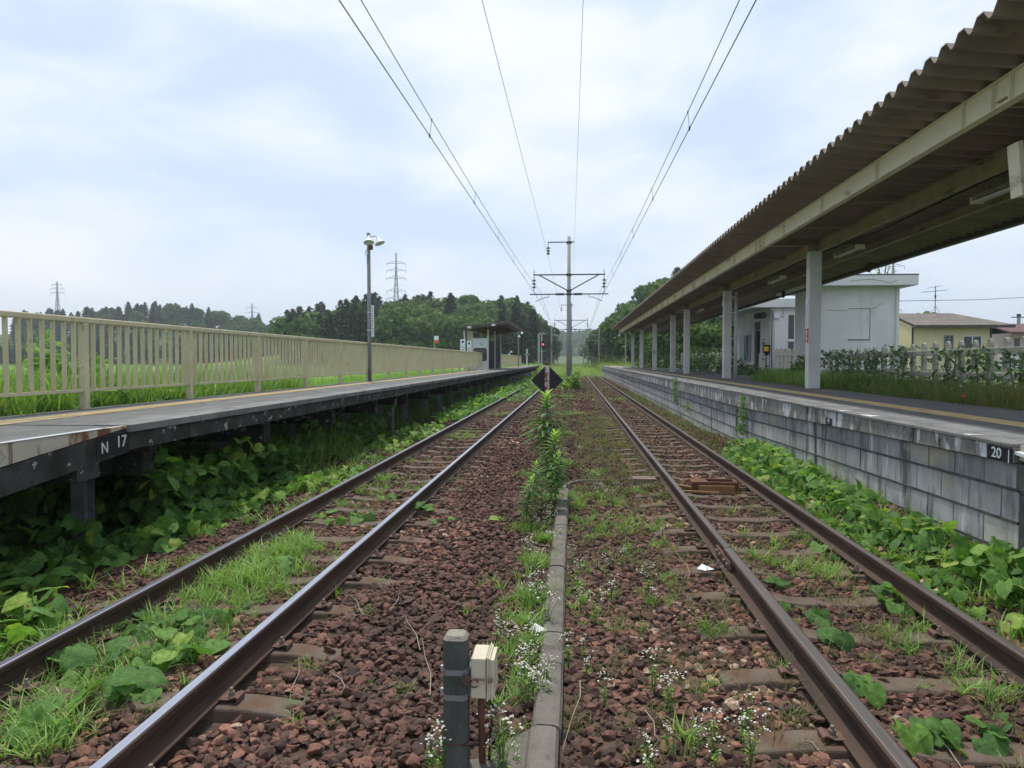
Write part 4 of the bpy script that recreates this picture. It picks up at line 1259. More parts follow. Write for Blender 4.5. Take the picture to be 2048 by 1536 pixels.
# column name plates
def plate(y, n):
    t = thing('name_plate', ['narrow white and red plate with small lettering on the nearest visible column', 'small green-edged plate fixed on a far canopy column'][n], 'sign', (5.29, y, 2.6))
    if n == 0:
        z1, z2, z3 = gx(1612, 600, 5.29).z, gx(1612, 657, 5.29).z, gx(1612, 685, 5.29).z
        g = G(); g.box(5.285, 5.2985, y - .09, y + .09, z2, z1); w = obj('white_panel', g, 'signwhite', t); WL[w] = WL[t]
        g = G(); z = z1 - .10; random.seed(5)
        for k in range(11):
            g.box(5.282, 5.2845, y - .03, y + .03, z - .008, z); g.box(5.282, 5.2845, y - .006, y + .006, z - .028, z + .012); g.box(5.282, 5.2845, y - .03, y - .02, z - .03, z - .012); z -= .048
        obj('plate_lettering', g, 'ink', w)
        g = G(); g.box(5.285, 5.2985, y - .09, y + .09, z3, z2 - .003); w = obj('red_panel', g, 'signred', t); WL[w] = WL[t]
        g = G(); g.box(5.282, 5.2845, y - .04, y + .04, z2 - .09, z2 - .05); g.box(5.282, 5.2845, y - .03, y + .03, z3 + .18, z3 + .24); g.box(5.282, 5.2845, y - .03, y + .03, z3 + .05, z3 + .12); obj('plate_mark', g, 'signwhite', w)
    else:
        g = G(); g.box(5.33, 5.47, y - .14, y - .127, 2.05, 2.3); obj('panel', g, 'signgreen', t)
plate(16.5, 0); plate(47.8, 1)
a = gx(1226, 668, 4.3)
t = thing('end_lamp', 'small white lamp shade under the far end of the canopy', 'lamp', (4.3, 66.4, 4.1))
g = G(); g.tube([(4.3, 66.4, 4.25), (4.3, 66.4, 4.12)], .03, 6); obj('arm', g, 'greysteel', t); shade((4.3, 66.4, 3.92), (-.3, 0, 1), t)
# white notice board behind the columns
b = gd(1366, 720, 41); t = thing('notice_board', 'narrow white notice board standing behind two close canopy columns', 'notice board', (b.x, b.y, HR))
g = G(); g.box(b.x - .12, b.x + .16, b.y - .03, b.y + .03, 1.35, 2.05); obj('board', g, 'signwhite', t)
g = G()
for k in range(6):
    g.box(b.x - .08, b.x + .1, b.y - .034, b.y - .031, 1.42 + k * .1, 1.46 + k * .1)
obj('board_lettering', g, 'ink', t)
g = G(); g.box(b.x - .1, b.x - .06, b.y - .02, b.y + .02, HR, 1.35); obj('stand', g, 'galv', t)

# ================================================================ BUILDINGS BY THE RIGHT PLATFORM
t = thing('toilet_building', 'small white flat-roofed building with a blocked-up window, next to the picket fence', 'building', (9.3, 25.5, HR))
AX0, AX1, AY0, AY1 = 8.10, 10.62, 24.0, 26.6
g = G(); g.box(AX0, AX1, AY0, AY1, .7, 4.02); obj('walls', g, 'white', t)
g = G(); g.box(AX0 - .55, AX1 + .38, AY0 - .45, AY1 + .5, 4.02, 4.35); obj('roof', g, 'white', t, 0.015)
g = G(); g.box(AX0 - .56, AX1 + .39, AY0 - .46, AY1 + .51, 4.352, 4.38); obj('roof_edge', g, 'mortar', t)
p0, p1 = gy(1697, 617, AY0), gy(1740, 678, AY0)
g = G(); y = AY0 - .004
g.box(p0.x, p1.x, y, AY0 - .0005, p0.z - .02, p0.z); g.box(p1.x - .02, p1.x, y, AY0 - .0005, p1.z, p0.z)
obj('blocked_window', g, 'mortar', t)
g = G(); g.box(p0.x, p1.x, AY0 - .03, AY0 - .001, p1.z - .035, p1.z); obj('sill', g, 'greysteel', t)
g = G(); g.tube([(AX1 - .12, AY0 - .05, 4.0), (AX1 - .12, AY0 - .05, .9)], .02, 6); obj('drain_pipe', g, 'whitepost', t)

def crack(pts, parent, y):
    g = G()
    for a, b in zip(pts[:-1], pts[1:]):
        g.bar((a[0], y - .002, a[1]), (b[0], y - .002, b[1]), .006, .012)
    obj('crack', g, 'mortar', parent)
crack([(gy(px_, py_, AY0).x, gy(px_, py_, AY0).z) for px_, py_ in ((1743, 618), (1752, 615), (1757, 610), (1764, 607))], t, AY0)
crack([(gy(px_, py_, AY0).x, gy(px_, py_, AY0).z) for px_, py_ in ((1655, 620), (1672, 621), (1696, 622))], t, AY0)
crack([(gy(px_, py_, AY0 - .45).x, gy(px_, py_, AY0 - .45).z) for px_, py_ in ((1700, 562), (1720, 560), (1745, 559), (1765, 562), (1780, 566), (1795, 560))], t, AY0 - .45)
g = G(); g.tube([(AX0 - .05, AY0 + .25, 3.95), (AX0 - .05, AY0 + .25, .9)], .03, 6); obj('downpipe', g, 'pipewhite', t)
t = thing('station_building', 'low white station building with an open door and sliding windows, beyond the nearest column', 'building', (11, 36, HR))
BX0, BY0, BX1, BY1 = 9.05, 33.2, 13.5, 39.8
g = G()
# track-facing wall with door opening
dy0, dy1, dz = 35.05, 36.25, 3.05
g.box(BX0, BX0 + .2, BY0, dy0, .7, 4.02); g.box(BX0, BX0 + .2, dy1, BY1, .7, 4.02); g.box(BX0, BX0 + .2, dy0, dy1, dz + .45, 4.02)
g.box(BX0 + .2, BX1, BY0, BY0 + .2, .7, 4.02); g.box(BX1 - .2, BX1, BY0 + .2, BY1, .7, 4.02); g.box(BX0 + .2, BX1 - .2, BY1 - .2, BY1, .7, 4.02)
obj('walls', g, 'white', t)
g = G(); g.box(BX0 - .95, BX1 + .4, BY0 - .35, BY1 + .4, 4.02, 4.42); obj('roof', g, 'white', t, 0.02)
g = G(); g.box(BX0 + .2, BX1 - .2, BY0 + .2, BY1 - .2, .7, .96); obj('floor', g, 'mortar', t)
d = thing('x', None, None); bpy.data.objects.remove(d)
g = G(); g.box(BX0 + .06, BX0 + .11, dy0, dy0 + .08, .95, dz + .44); g.box(BX0 + .06, BX0 + .11, dy1 - .08, dy1, .95, dz + .44); g.box(BX0 + .06, BX0 + .11, dy0 + .08, dy1 - .08, dz, dz + .06); fr = obj('door_frame', g, 'greysteel', t); WL[fr] = WL[t]
g = G(); g.box(BX0 + .075, BX0 + .09, dy0 + .08, dy1 - .08, dz + .06, dz + .44); obj('transom_pane', g, 'acryl', fr)
g = G(); g.box(BX0 + .07, BX0 + .10, dy0 + .08, dy0 + .52, .96, 1.95); g.box(BX0 + .07, BX0 + .10, dy0 + .08, dy0 + .14, 1.95, dz); dr = obj('door', g, 'yellowwall', t); WL[dr] = WL[t]
g = G(); g.box(BX0 + .08, BX0 + .09, dy0 + .14, dy0 + .50, 1.95, dz - .04); obj('door_pane', g, 'glass', dr)
g = G()
for k, (w, h) in enumerate(((.5, .05), (.6, .12), (.62, .04), (.4, .06), (.46, .04), (.3, .03), (.75, .02), (.6, .08), (.35, .05))):
    z = 2.62 - k * .13
    g.box(BX0 - .004, BX0 - .0008, 34.45 - w / 2, 34.45 + w / 2, z - h, z)
obj('wall_lettering', g, 'greysteel', t)
# front windows
a0, a1 = gy(1577, 630, BY0), gy(1597, 680, BY0)
zt, zb = gy(1577, 630, BY0).z, gy(1577, 678, BY0).z
for (z1, z0) in ((zt, zb), (zb - .12, 1.05)):
    g = G(); x0 = a0.x; x1 = x0 + 1.0
    g.box(x0, x1, BY0 - .012, BY0 - .001, z0, z1); w = obj('window', g, 'glass', t); WL[w] = WL[t]
    g = G(); xm = x0 + .25
    g.box(xm, xm + .06, BY0 - .03, BY0 - .0125, z0, z1); g.box(x1 - .05, x1, BY0 - .03, BY0 - .0125, z0, z1); g.box(xm + .06, x1 - .05, BY0 - .03, BY0 - .0125, z1 - .04, z1); g.box(xm + .06, x1 - .05, BY0 - .03, BY0 - .0125, z0, z0 + .04)
    obj('frame', g, 'whitesheet', w)
g = G(); g.box(a0.x - .05, a0.x + 1.05, BY0 - .04, BY0 - .001, zb - .11, zb - .01); obj('sill', g, 'whitesheet', t)
c_ = gy(1553, 631, BY0)
g = G(); g.box(c_.x - .13, c_.x + .13, BY0 - .12, BY0 - .001, c_.z - .14, c_.z + .14); obj('meter_box', g, 'whitesheet', t, 0.01)
g = G(); g.tube([(c_.x + .13, BY0 - .04, c_.z), (c_.x + .3, BY0 - .04, c_.z - .1), (c_.x + .33, BY0 - .04, c_.z + .4), (c_.x + .5, BY0 - .04, c_.z + .55), (c_.x + 1.0, BY0 - .04, c_.z + .58)], .02, 6); g.tube([(c_.x - .1, BY0 - .04, c_.z - .1), (c_.x - .1, BY0 - .04, 1.0)], .018, 6); obj('conduit', g, 'whitepost', t)
g = G(); g.tube([(BX0 + .03, BY0 - .05, 3.9), (BX0 + .03, BY0 - .05, 1.0)], .02, 6); g.box(BX0 - .35, BX0 - .05, 34.3, 34.9, 3.62, 3.86); g.lathe([(.05, 0), (.16, .25)], (BX0 - .12, 33.7, 3.75), 10, axis=Vector((-.6, -.8, -.2))); obj('loudspeaker', g, 'darksteel', t)
# poster case on the wall end
t = thing('poster_board', 'glazed poster case with a blue poster beside the station door', 'poster', (BX0, 37.5, 1.9))
g = G(); g.box(BX0 - .12, BX0 - .02, 36.75, 38.9, 1.55, 2.95); obj('case', g, 'galv', t, 0.01)
g = G(); g.box(BX0 - .126, BX0 - .121, 36.85, 37.7, 1.62, 2.88); p_ = obj('blue_poster', g, 'posterblue', t); WL[p_] = WL[t]
g = G(); g.add([(BX0 - .129, 37.45, 2.88), (BX0 - .129, 37.55, 2.88), (BX0 - .129, 37.3, 1.9), (BX0 - .129, 37.05, 1.62), (BX0 - .129, 36.92, 1.62), (BX0 - .129, 37.2, 1.95)], [(0, 1, 2, 5), (5, 2, 3, 4)]); obj('poster_stripe', g, 'posterpale', p_)
g = G(); g.box(BX0 - .126, BX0 - .121, 37.75, 38.8, 1.62, 2.88); obj('pale_poster', g, 'posterpale', t)
# ticket machine on a post
a = gd(1533, 745, 32.5)
t = thing('card_reader', 'black and yellow box on a post in front of the station wall', 'ticket reader', (a.x, a.y, HR))
g = G(); g.box(a.x - .16, a.x + .1, a.y - .15, a.y + .05, 1.95, 2.33); g.box(a.x - .1, a.x + .06, a.y - .1, a.y + .02, 1.85, 1.95); obj('housing', g, 'black', t, 0.02)
g = G(); g.box(a.x - .162, a.x + .04, a.y - .156, a.y - .151, 2.03, 2.24); obj('yellow_panel', g, 'yellowbox', t)
g = G(); g.tube([(a.x - .03, a.y - .03, HR), (a.x - .03, a.y - .03, 1.9)], .03, 8); obj('stand', g, 'darksteel', t)
g = G(); g.box(a.x + .12, a.x + .28, a.y - .06, a.y + .06, HR - .1, 2.72); props(obj('short_post', g, 'greysteel', None, 0.03, origin=(a.x + .2, a.y, HR)), 'thick grey square post just behind the black and yellow box', 'post')

# picket fences
def picket_fence(A, B, label, n, ztop, w=.13, rails=(.33, .78), zb=.9, h0=1.13, h1=1.0):
    A, B = Vector(A), Vector(B)
    t = thing('picket_fence', label, 'fence', ((A.x + B.x) / 2, (A.y + B.y) / 2, zb))
    d = (B - A); L = d.length; u = d.normalized(); nn = Vector((u.y, -u.x, 0))
    if nn.y > 0:
        nn = -nn
    for f in rails:
        g = G(); g.bar(A + nn * .05 + Vector((0, 0, zb + f * h0)), B + nn * .05 + Vector((0, 0, zb + f * h1)), .05, .12); obj('rail', g, 'fenceconc', t, 0.008)
    pass
    for k in range(n):
        f = (k + .5) / n; p = A.lerp(B, f); h = h0 + (h1 - h0) * f
        g = G(); hw = w / 2; th = .035; z0, z1 = zb - .1, zb + h + random.uniform(-.01, .01)
        pr_ = [(-hw, z0), (hw, z0), (hw, z1 - .09), (hw * .5, z1 - .02), (0, z1), (-hw * .5, z1 - .02), (-hw, z1 - .09)]
        vs = []
        for s in (-th, th):
            for a_, b_ in pr_:
                q = p + u * a_ + nn * s; vs.append((q.x, q.y, b_))
        m_ = 7
        g.add(vs, [tuple(range(7)), tuple(range(7, 14))[::-1]] + [(i, (i + 1) % 7 + 0, (i + 1) % 7 + 7, i + 7) for i in range(7)])
        obj('picket', g, 'fenceconc', t)
    return t
picket_fence((8.62, 12.4, 0), (8.15, 23.4, 0), 'weathered concrete picket fence behind the flower bed beside the platform', 22, 2.08, .14, zb=.92, h0=1.16, h1=1.02)
fa, fb = gd(1549, 740, 31), gd(1600, 740, 31)
picket_fence((fa.x, fa.y, 0), (fb.x, fb.y, 0), 'short concrete picket fence in front of the station windows', 6, 2, .14, zb=.85, h0=1.3, h1=1.3)
fa, fb = gd(1375, 735, 52), gd(1462, 735, 46)
picket_fence((fa.x, fa.y, 0), (fb.x, fb.y, 0), 'grey concrete picket fence among shrubs seen between the far columns', 12, 2, .16, zb=.8, h0=1.3, h1=1.3)
# painted 2 on the fence
fa = gd(1781, 745, 19)

# yellow house, pink house, antenna, pole
t = thing('house', 'yellow single-storey house with an aged grey-brown metal roof behind the picket fence', 'house', (28, 54, .5))
HX0, HX1, HY0, HY1 = gd(1824, 700, 52).x, gd(1985, 700, 52).x, 54.0, 61.0
c0 = gy(1824, 652, 54.0); HX0 = c0.x; HX1 = gy(1983, 655, 54.0).x; ez = c0.z
rz_ = gy(1900, 629, 57.5).z
ym = (HY0 + HY1) / 2
g = G()
vs = [(HX0, HY0, 0), (HX1, HY0, 0), (HX1, HY1, 0), (HX0, HY1, 0), (HX0, HY0, ez), (HX1, HY0, ez), (HX1, HY1, ez), (HX0, HY1, ez), (HX0, ym, rz_ - .1), (HX1, ym, rz_ - .1)]
g.add(vs, [(0, 1, 5, 4), (1, 2, 6, 9, 5), (2, 3, 7, 6), (3, 0, 4, 8, 7)]); obj('walls', g, 'yellowwall', t)
g = G(); ex = HX1 + 1.2
def slab(g, a, b, c, d, th=.1):
    v = [a, b, c, d]; g.add([tuple(p) for p in v] + [(p[0], p[1], p[2] + th) for p in v], [(0, 3, 2, 1), (4, 5, 6, 7), (0, 1, 5, 4), (1, 2, 6, 5), (2, 3, 7, 6), (3, 0, 4, 7)])
slab(g, (HX0 - .1, HY0 - .7, ez - .06), (ex, HY0 - .7, ez - .06), (ex - 2.2, ym, rz_), (HX0 - .1, ym, rz_))
slab(g, (HX0 - .1, ym, rz_), (ex - 2.2, ym, rz_), (ex, HY1 + .7, ez - .06), (HX0 - .1, HY1 + .7, ez - .06))
g.add([(ex, HY0 - .7, ez + .04), (ex, HY1 + .7, ez + .04), (ex - 2.2, ym, rz_ + .1)], [(0, 1, 2)])
obj('roof', g, 'houseroof', t)
g = G(); g.box(HX0 - .1, ex, HY0 - .78, HY0 - .7, ez - .17, ez + .03); g.box(HX0 - .02, HX0 + .1, HY0 - .06, HY0 - .002, 0, ez - .1); g.box(HX1 - .1, HX1, HY0 - .06, HY0 - .002, 0, ez - .1); obj('eaves_board', g, 'darkroof', t)
for pa, pb, lab in (((1890, 672), (1904, 702), 0), ((1927, 673), (1961, 699), 1)):
    a, b = gy(*pa, HY0), gy(*pb, HY0)
    g = G(); g.box(a.x, b.x, HY0 - .03, HY0 - .002, b.z, a.z); w = obj('window', g, 'glass', t); WL[w] = WL[t]
    g = G(); xm = (a.x + b.x) / 2
    g.box(a.x - .06, a.x, HY0 - .06, HY0 - .003, b.z - .06, a.z + .06); g.box(b.x, b.x + .06, HY0 - .06, HY0 - .003, b.z - .06, a.z + .06); g.box(xm - .04, xm + .04, HY0 - .06, HY0 - .031, b.z, a.z); g.box(a.x, b.x, HY0 - .06, HY0 - .003, a.z, a.z + .06); g.box(a.x, b.x, HY0 - .06, HY0 - .003, b.z - .06, b.z)
    obj('frame', g, 'whitesheet' if lab else 'greysteel', w)
g = G(); g.box(HX0 - .004, HX0 - .001, HY0 + .6, HY0 + 2.6, .9, 2.6); obj('side_panel', g, 'greysteel', t)
a = gy(1870, 628, ym); tp = gy(1870, 572, ym)
t = thing('television_antenna', 'thin roof antenna with crossed rods on the yellow house', 'antenna', (a.x, a.y, a.z))
g = G(); g.tube([(a.x, a.y, rz_), (a.x, a.y, tp.z)], .03, 6); obj('pole', g, 'darksteel', t)
for zz, L in ((tp.z - .05, .8), (tp.z - .38, 1.6)):
    g = G(); g.bar((a.x - L * .6, a.y, zz - .1), (a.x + L * .45, a.y, zz + .05), .03)
    for k in range(6):
        xx = a.x - L * .6 + L * .21 * k; g.bar((xx, a.y - .35, zz - .1 + .03 * k), (xx, a.y + .35, zz - .1 + .03 * k), .02)
    obj('rods', g, 'darksteel', t)
for s in (-1, 1):
    g = G(); g.tube([(a.x, a.y, rz_ + .7), (a.x + s * .45, a.y, rz_)], .012, 5); obj('stay', g, 'darksteel', t)
g = G(); g.lathe([(.07, -.1), (.07, .1)], (a.x, a.y, tp.z - .8), 6); obj('booster', g, 'darksteel', t)
a, b = gd(1994, 660, 62), gd(2010, 700, 62)
t = thing('house', 'pale pink house with a dark red roof at the edge of the station yard', 'house', (b.x + 4, b.y, .3))
hz = gd(2010, 666, 62).z; x0 = gd(2020, 700, 62).x
g = G(); g.box(x0, x0 + 9, b.y, b.y + 8, 0, hz); obj('walls', g, 'pinkwall', t)
g = G(); zt_ = gd(2030, 648, 62).z - .8; slab(g, (x0 - .5, b.y - .8, hz - .05), (x0 + 10, b.y - .8, hz - .05), (x0 + 10, b.y + 4, zt_ + .9), (x0 - .1, b.y + 4, zt_ + .9), .12); slab(g, (x0 - .1, b.y + 4, zt_ + .9), (x0 + 10, b.y + 4, zt_ + .9), (x0 + 10, b.y + 8.8, hz), (x0 - 1, b.y + 8.8, hz), .12); obj('roof', g, 'redroof', t)
w0 = gy(2030, 678, b.y); w1 = gy(2060, 700, b.y)
g = G(); g.box(w0.x, w1.x, b.y - .03, b.y - .002, w1.z, w0.z); w = obj('window', g, 'glass', t); WL[w] = WL[t]
g = G(); g.box(w0.x - .05, w1.x, b.y - .06, b.y - .031, w0.z, w0.z + .07); g.box(w0.x - .05, w0.x + .03, b.y - .06, b.y - .031, w1.z, w0.z); obj('frame', g, 'darkroof', w)
a = gd(2036, 700, 75); tp = gd(2036, 630, 75)
t = thing('utility_pole', 'utility pole with a short crossarm behind the pink house', 'utility pole', (a.x, a.y, 0))
g = G(); g.tube([(a.x, a.y, -.3), (a.x, a.y, tp.z)], .17, 8); obj('pole', g, 'mastconc', t)
g = G(); g.bar((a.x - .75, a.y, tp.z - .25), (a.x + .75, a.y, tp.z - .25), .1); g.lathe([(.2, -.1), (.2, .2)], (a.x, a.y, tp.z - .1), 8); obj('crossarm', g, 'darksteel', t)
p0, p1 = gd(1800, 602, 45), gd(2110, 592, 45)
g = G(); g.tube([p0 - (p1 - p0) * .9 + Vector((0, 0, .1)), p0, p0.lerp(p1, .5) - Vector((0, 0, .08)), p1, p1 + (p1 - p0) * .5], .018, 6)
props(obj('power_cable', g, 'black', None, origin=p0), 'dark power cable crossing the sky above the yellow house', 'cable')
g = G(); q = gd(1830, 708, 48); 
b0, b1 = gd(2000, 710, 58), gd(2060, 722, 58)
g.box(b0.x, b1.x + 6, b0.y, b0.y + .2, .3, b0.z); props(obj('low_wall', g, 'white', None, origin=(b0.x, b0.y, .3)), 'low white wall in the yard before the pink house', 'wall')
# ================================================================ BALLAST STONES
def hull_template(seed, n=13, flat=.62):
    import bmesh
    rg = np.random.default_rng(seed)
    p = rg.normal(size=(n, 3)); p /= np.linalg.norm(p, axis=1)[:, None]
    p *= rg.uniform(.8, 1.05, (n, 1)); p *= np.array([1.0, rg.uniform(.62, .95), flat * rg.uniform(.8, 1.2)])
    bm = bmesh.new()
    for q in p:
        bm.verts.new(q)
    res = bmesh.ops.convex_hull(bm, input=bm.verts)
    loose = [v for v in bm.verts if not v.link_faces]
    for v in loose:
        bm.verts.remove(v)
    bmesh.ops.triangulate(bm, faces=bm.faces)
    bm.verts.index_update()
    V = np.array([v.co[:] for v in bm.verts]); F = np.array([[v.index for v in f.verts] for f in bm.faces])
    bm.free()
    return V, F, np.full(len(F), .5)
ST_HI = [hull_template(s, 17) for s in range(14)]
ST_LO = [hull_template(s + 50, 9) for s in range(8)]
def tri_area(y):
    return 0
def stone_zone(y0, y1, dens, size, tmpl, seed):
    rg = np.random.default_rng(seed)
    x0 = max(-4.6, -.95 * y1 - 1.0); x1 = min(3.42, .8 * y1 + .8)
    n = int((x1 - x0) * (y1 - y0) * dens)
    x = rg.uniform(x0, x1, n); y = rg.uniform(y0, y1, n)
    keep = (x > -.95 * y - 1.0) & (x < .8 * y + .8)
    for rx in (LXL, LXR, RXR):
        keep &= np.abs(x - rx) > .085
    keep &= ~((np.abs(x - RXL) < np.where(y < 6.05, .105, .085)))
    for cx, ys0 in ((-2.434, 2.76 - SP), (1.884, 3.32 - 2 * SP)):
        ph = np.abs(((y - ys0 + SP / 2) % SP) - SP / 2)
        on = (np.abs(x - cx) < 1.03) & (ph < .10)
        cov = np.sin(x * 4.1 + y * 2.3 + cx) * np.sin(y * 3.7 - x * 1.9) + .5 * np.sin(x * 9 + y * 5)
        keep &= ~(on & (rg.random(n) > .16 + .55 * smooth(-.3, .6, cov) + .35 * smooth(6, 14, y)))
        # clip seats stay clear
        for rx in (LXL, LXR, RXL, RXR):
            keep &= ~((np.abs(np.abs(x - rx) - .11) < .07) & (ph < .07))
    keep &= ~((np.abs(x + .13) < .095) & (y < 9.7))
    keep &= ~((x > -.62) & (x < -.2) & (y < 3.2) & (rg.random(n) > .15)) | ((x < -.47) & (y > 3.06))
    keep &= ~((np.abs(x - PX) < .075) & (np.abs(y - PY) < .075))
    keep &= ~((x > 1.55) & (x < 2.25) & (np.abs(y - 9.73) < .2))
    x, y = x[keep], y[keep]; n = len(x)
    s = size * np.minimum(np.exp(rg.normal(-.05, .36, n)), 1.65) / 2
    z = bed(x, y) + s * rg.uniform(.05, .75, n) * .7
    z += np.where((x > -1.6) & (x < -.35), .012, 0)
    sc = np.stack([s, s, s], 1)
    pos = np.stack([x, y, z], 1)
    # reddish drifts
    tone = np.clip(rg.random(n) ** 1.15 * (.8 + .35 * np.sin(x * 1.9 + y * .7) * np.sin(y * .9 + 1)), 0, 1)
    return scatter(tmpl, pos, rg.uniform(-.5, .5, n), rg.uniform(-.5, .5, n), rg.uniform(0, 6.28, n), sc, which=rg.integers(0, len(tmpl), n), jitter=.06, rnd=tone)
for (a, b, d, s, tm, sd) in ((1.6, 5, 900, .056, ST_HI, 1), (5, 9, 700, .056, ST_HI, 2), (9, 16, 500, .058, ST_LO, 3), (16, 30, 250, .072, ST_LO, 4), (30, 70, 70, .10, ST_LO, 5)):
    V, F, r_ = stone_zone(a, b, d, s, tm, sd)
    o = link('ballast_stones', npmesh('ballast_stones', V, F, r_, 'stone'))
    props(o, 'reddish brown crushed stone ballast covering the ground between and around the rails', 'ballast', kind='stuff')

# ================================================================ PLANT TEMPLATES
def leaf_tpl(kind='kudzu', nu=5, nv=6):
    if kind == 'kudzu':
        # a folded, drooping blade: nu cells across, nv cells along
        V, F, r = [], [], []
        for j in range(nv + 1):
            v = j / nv
            half = .56 * (math.sin(math.pi * min(1, v * .90 + .10) ** .75)) ** .62 if j < nv else .03
            for i in range(nu + 1):
                u = -1 + 2 * i / nu
                x = u * half; y = v * 1.06 - .10 * abs(u) * (1 - v) ** 2 * 2
                z = .16 * abs(x) - .22 * v * v + .02 * math.sin(u * 9 + v * 7) - .10 * max(0, abs(u) - .7)
                V.append((x, y, z))
        for j in range(nv):
            for i in range(nu):
                a = j * (nu + 1) + i; F.append((a, a + 1, a + nu + 2, a + nu + 1))
                r.append(.5 + (.035 if i % 2 else -.02) + (.05 if i == nu // 2 else 0))
        return np.array(V, float), np.array(F), np.array(r)
    if kind == 'small':
        V = [(0, 0, 0), (-.3, .45, .08), (0, 1, -.08), (.3, .45, .08)]
        return np.array(V, float), np.array([(0, 3, 1), (3, 2, 1)]), np.array([.45, .55])
def _warp(t, seed):
    rg = np.random.default_rng(seed)
    V = t[0].copy(); V[:, 2] += rg.uniform(-.25, .15) * np.abs(V[:, 0]) + rg.uniform(-.2, .1) * V[:, 1] ** 2 + .03 * np.sin(V[:, 0] * 8 + V[:, 1] * 9 + seed); V[:, 0] *= rg.uniform(.85, 1.15); V[:, 1] *= rg.uniform(.9, 1.1)
    return (V, t[1], t[2])
KL = [_warp(leaf_tpl(nu=4, nv=3), s) for s in range(6)]
KH = [_warp(leaf_tpl(nu=8, nv=8), s + 3) for s in range(6)]
SL = [_warp(leaf_tpl('small'), s) for s in range(4)]
def tuft(n, L, w, spread, seed, segs=3, base=.03):
    rg = np.random.default_rng(seed)
    V, F, r = [], [], []
    for i in range(n):
        a = rg.uniform(0, 6.283); l = L * rg.uniform(.45, 1.1); lean = spread * rg.uniform(.15, 1.0); ww = w * rg.uniform(.7, 1.3)
        bx_, by_ = rg.normal(0, base, 2); c, s_ = math.cos(a), math.sin(a); px_, py_ = -s_, c
        o = len(V)
        for k in range(segs + 1):
            t = k / segs
            rr = lean * l * t ** 1.6; zz = l * (t - .42 * lean * t * t)
            wk = ww * (1 - t) ** .7 * (.6 + .4 * min(1, t * 3))
            if k == segs:
                wk = ww * .06
            V += [(bx_ + c * rr + px_ * wk, by_ + s_ * rr + py_ * wk, zz), (bx_ + c * rr - px_ * wk, by_ + s_ * rr - py_ * wk, zz)]
        for k in range(segs):
            F.append((o + 2 * k, o + 2 * k + 1, o + 2 * k + 3, o + 2 * k + 2)); r.append(.5 + (rg.random() - .5) * .3)
    return np.array(V), np.array(F), np.array(r)
GT = [tuft(15, .21, .0062, 1.15, s, 4) for s in range(8)]          # fine track grass
GS = [tuft(14, .12, .0035, 1.1, s + 20) for s in range(5)]       # short sparse grass
GB = [tuft(16, .75, .011, .8, s + 40, 4, .10) for s in range(5)]  # tall rank grass
GF = [tuft(8, 1.0, .035, .7, s + 60, 2, .25) for s in range(4)]   # far rank grass
def upright(V, ax=.12):
    return RNG.uniform(-ax, ax, V), RNG.uniform(-ax, ax, V), RNG.uniform(0, 6.28, V)
def tufts(tpl, pos, sc, rnd=None, jitter=.15):
    n = len(pos); a, b, c = upright(n)
    return scatter(tpl, pos, a, b, c, sc, jitter=jitter, rnd=rnd)
def leaves(tpl, pos, sc, rnd=None, tilt=.7, az=None):
    n = len(pos)
    face = RNG.random(n) < .6       # most blades turn their upper side out from the bank or the shade
    a = np.where(face, RNG.normal(-.55, .35, n), RNG.normal(0, tilt, n))
    return scatter(tpl, pos, a, RNG.normal(0, tilt * .6, n), np.where(face, RNG.normal(3.14, 1.0, n), RNG.uniform(0, 6.28, n)) if az is None else az, sc, jitter=.04, rnd=rnd)
def blob(px, py, rad, n, z=-.2, squash=1.0):
    c = gp(px, py, z)
    x = c.x + RNG.normal(0, rad * .5, n); y = c.y + RNG.normal(0, rad * .5 * squash, n)
    return np.stack([x, y, np.full(n, z)], 1)
def notrail(P, m=.05):
    k = np.ones(len(P), bool)
    for rx in (LXL, LXR, RXL, RXR):
        k &= np.abs(P[:, 0] - rx) > m
    return P[k]

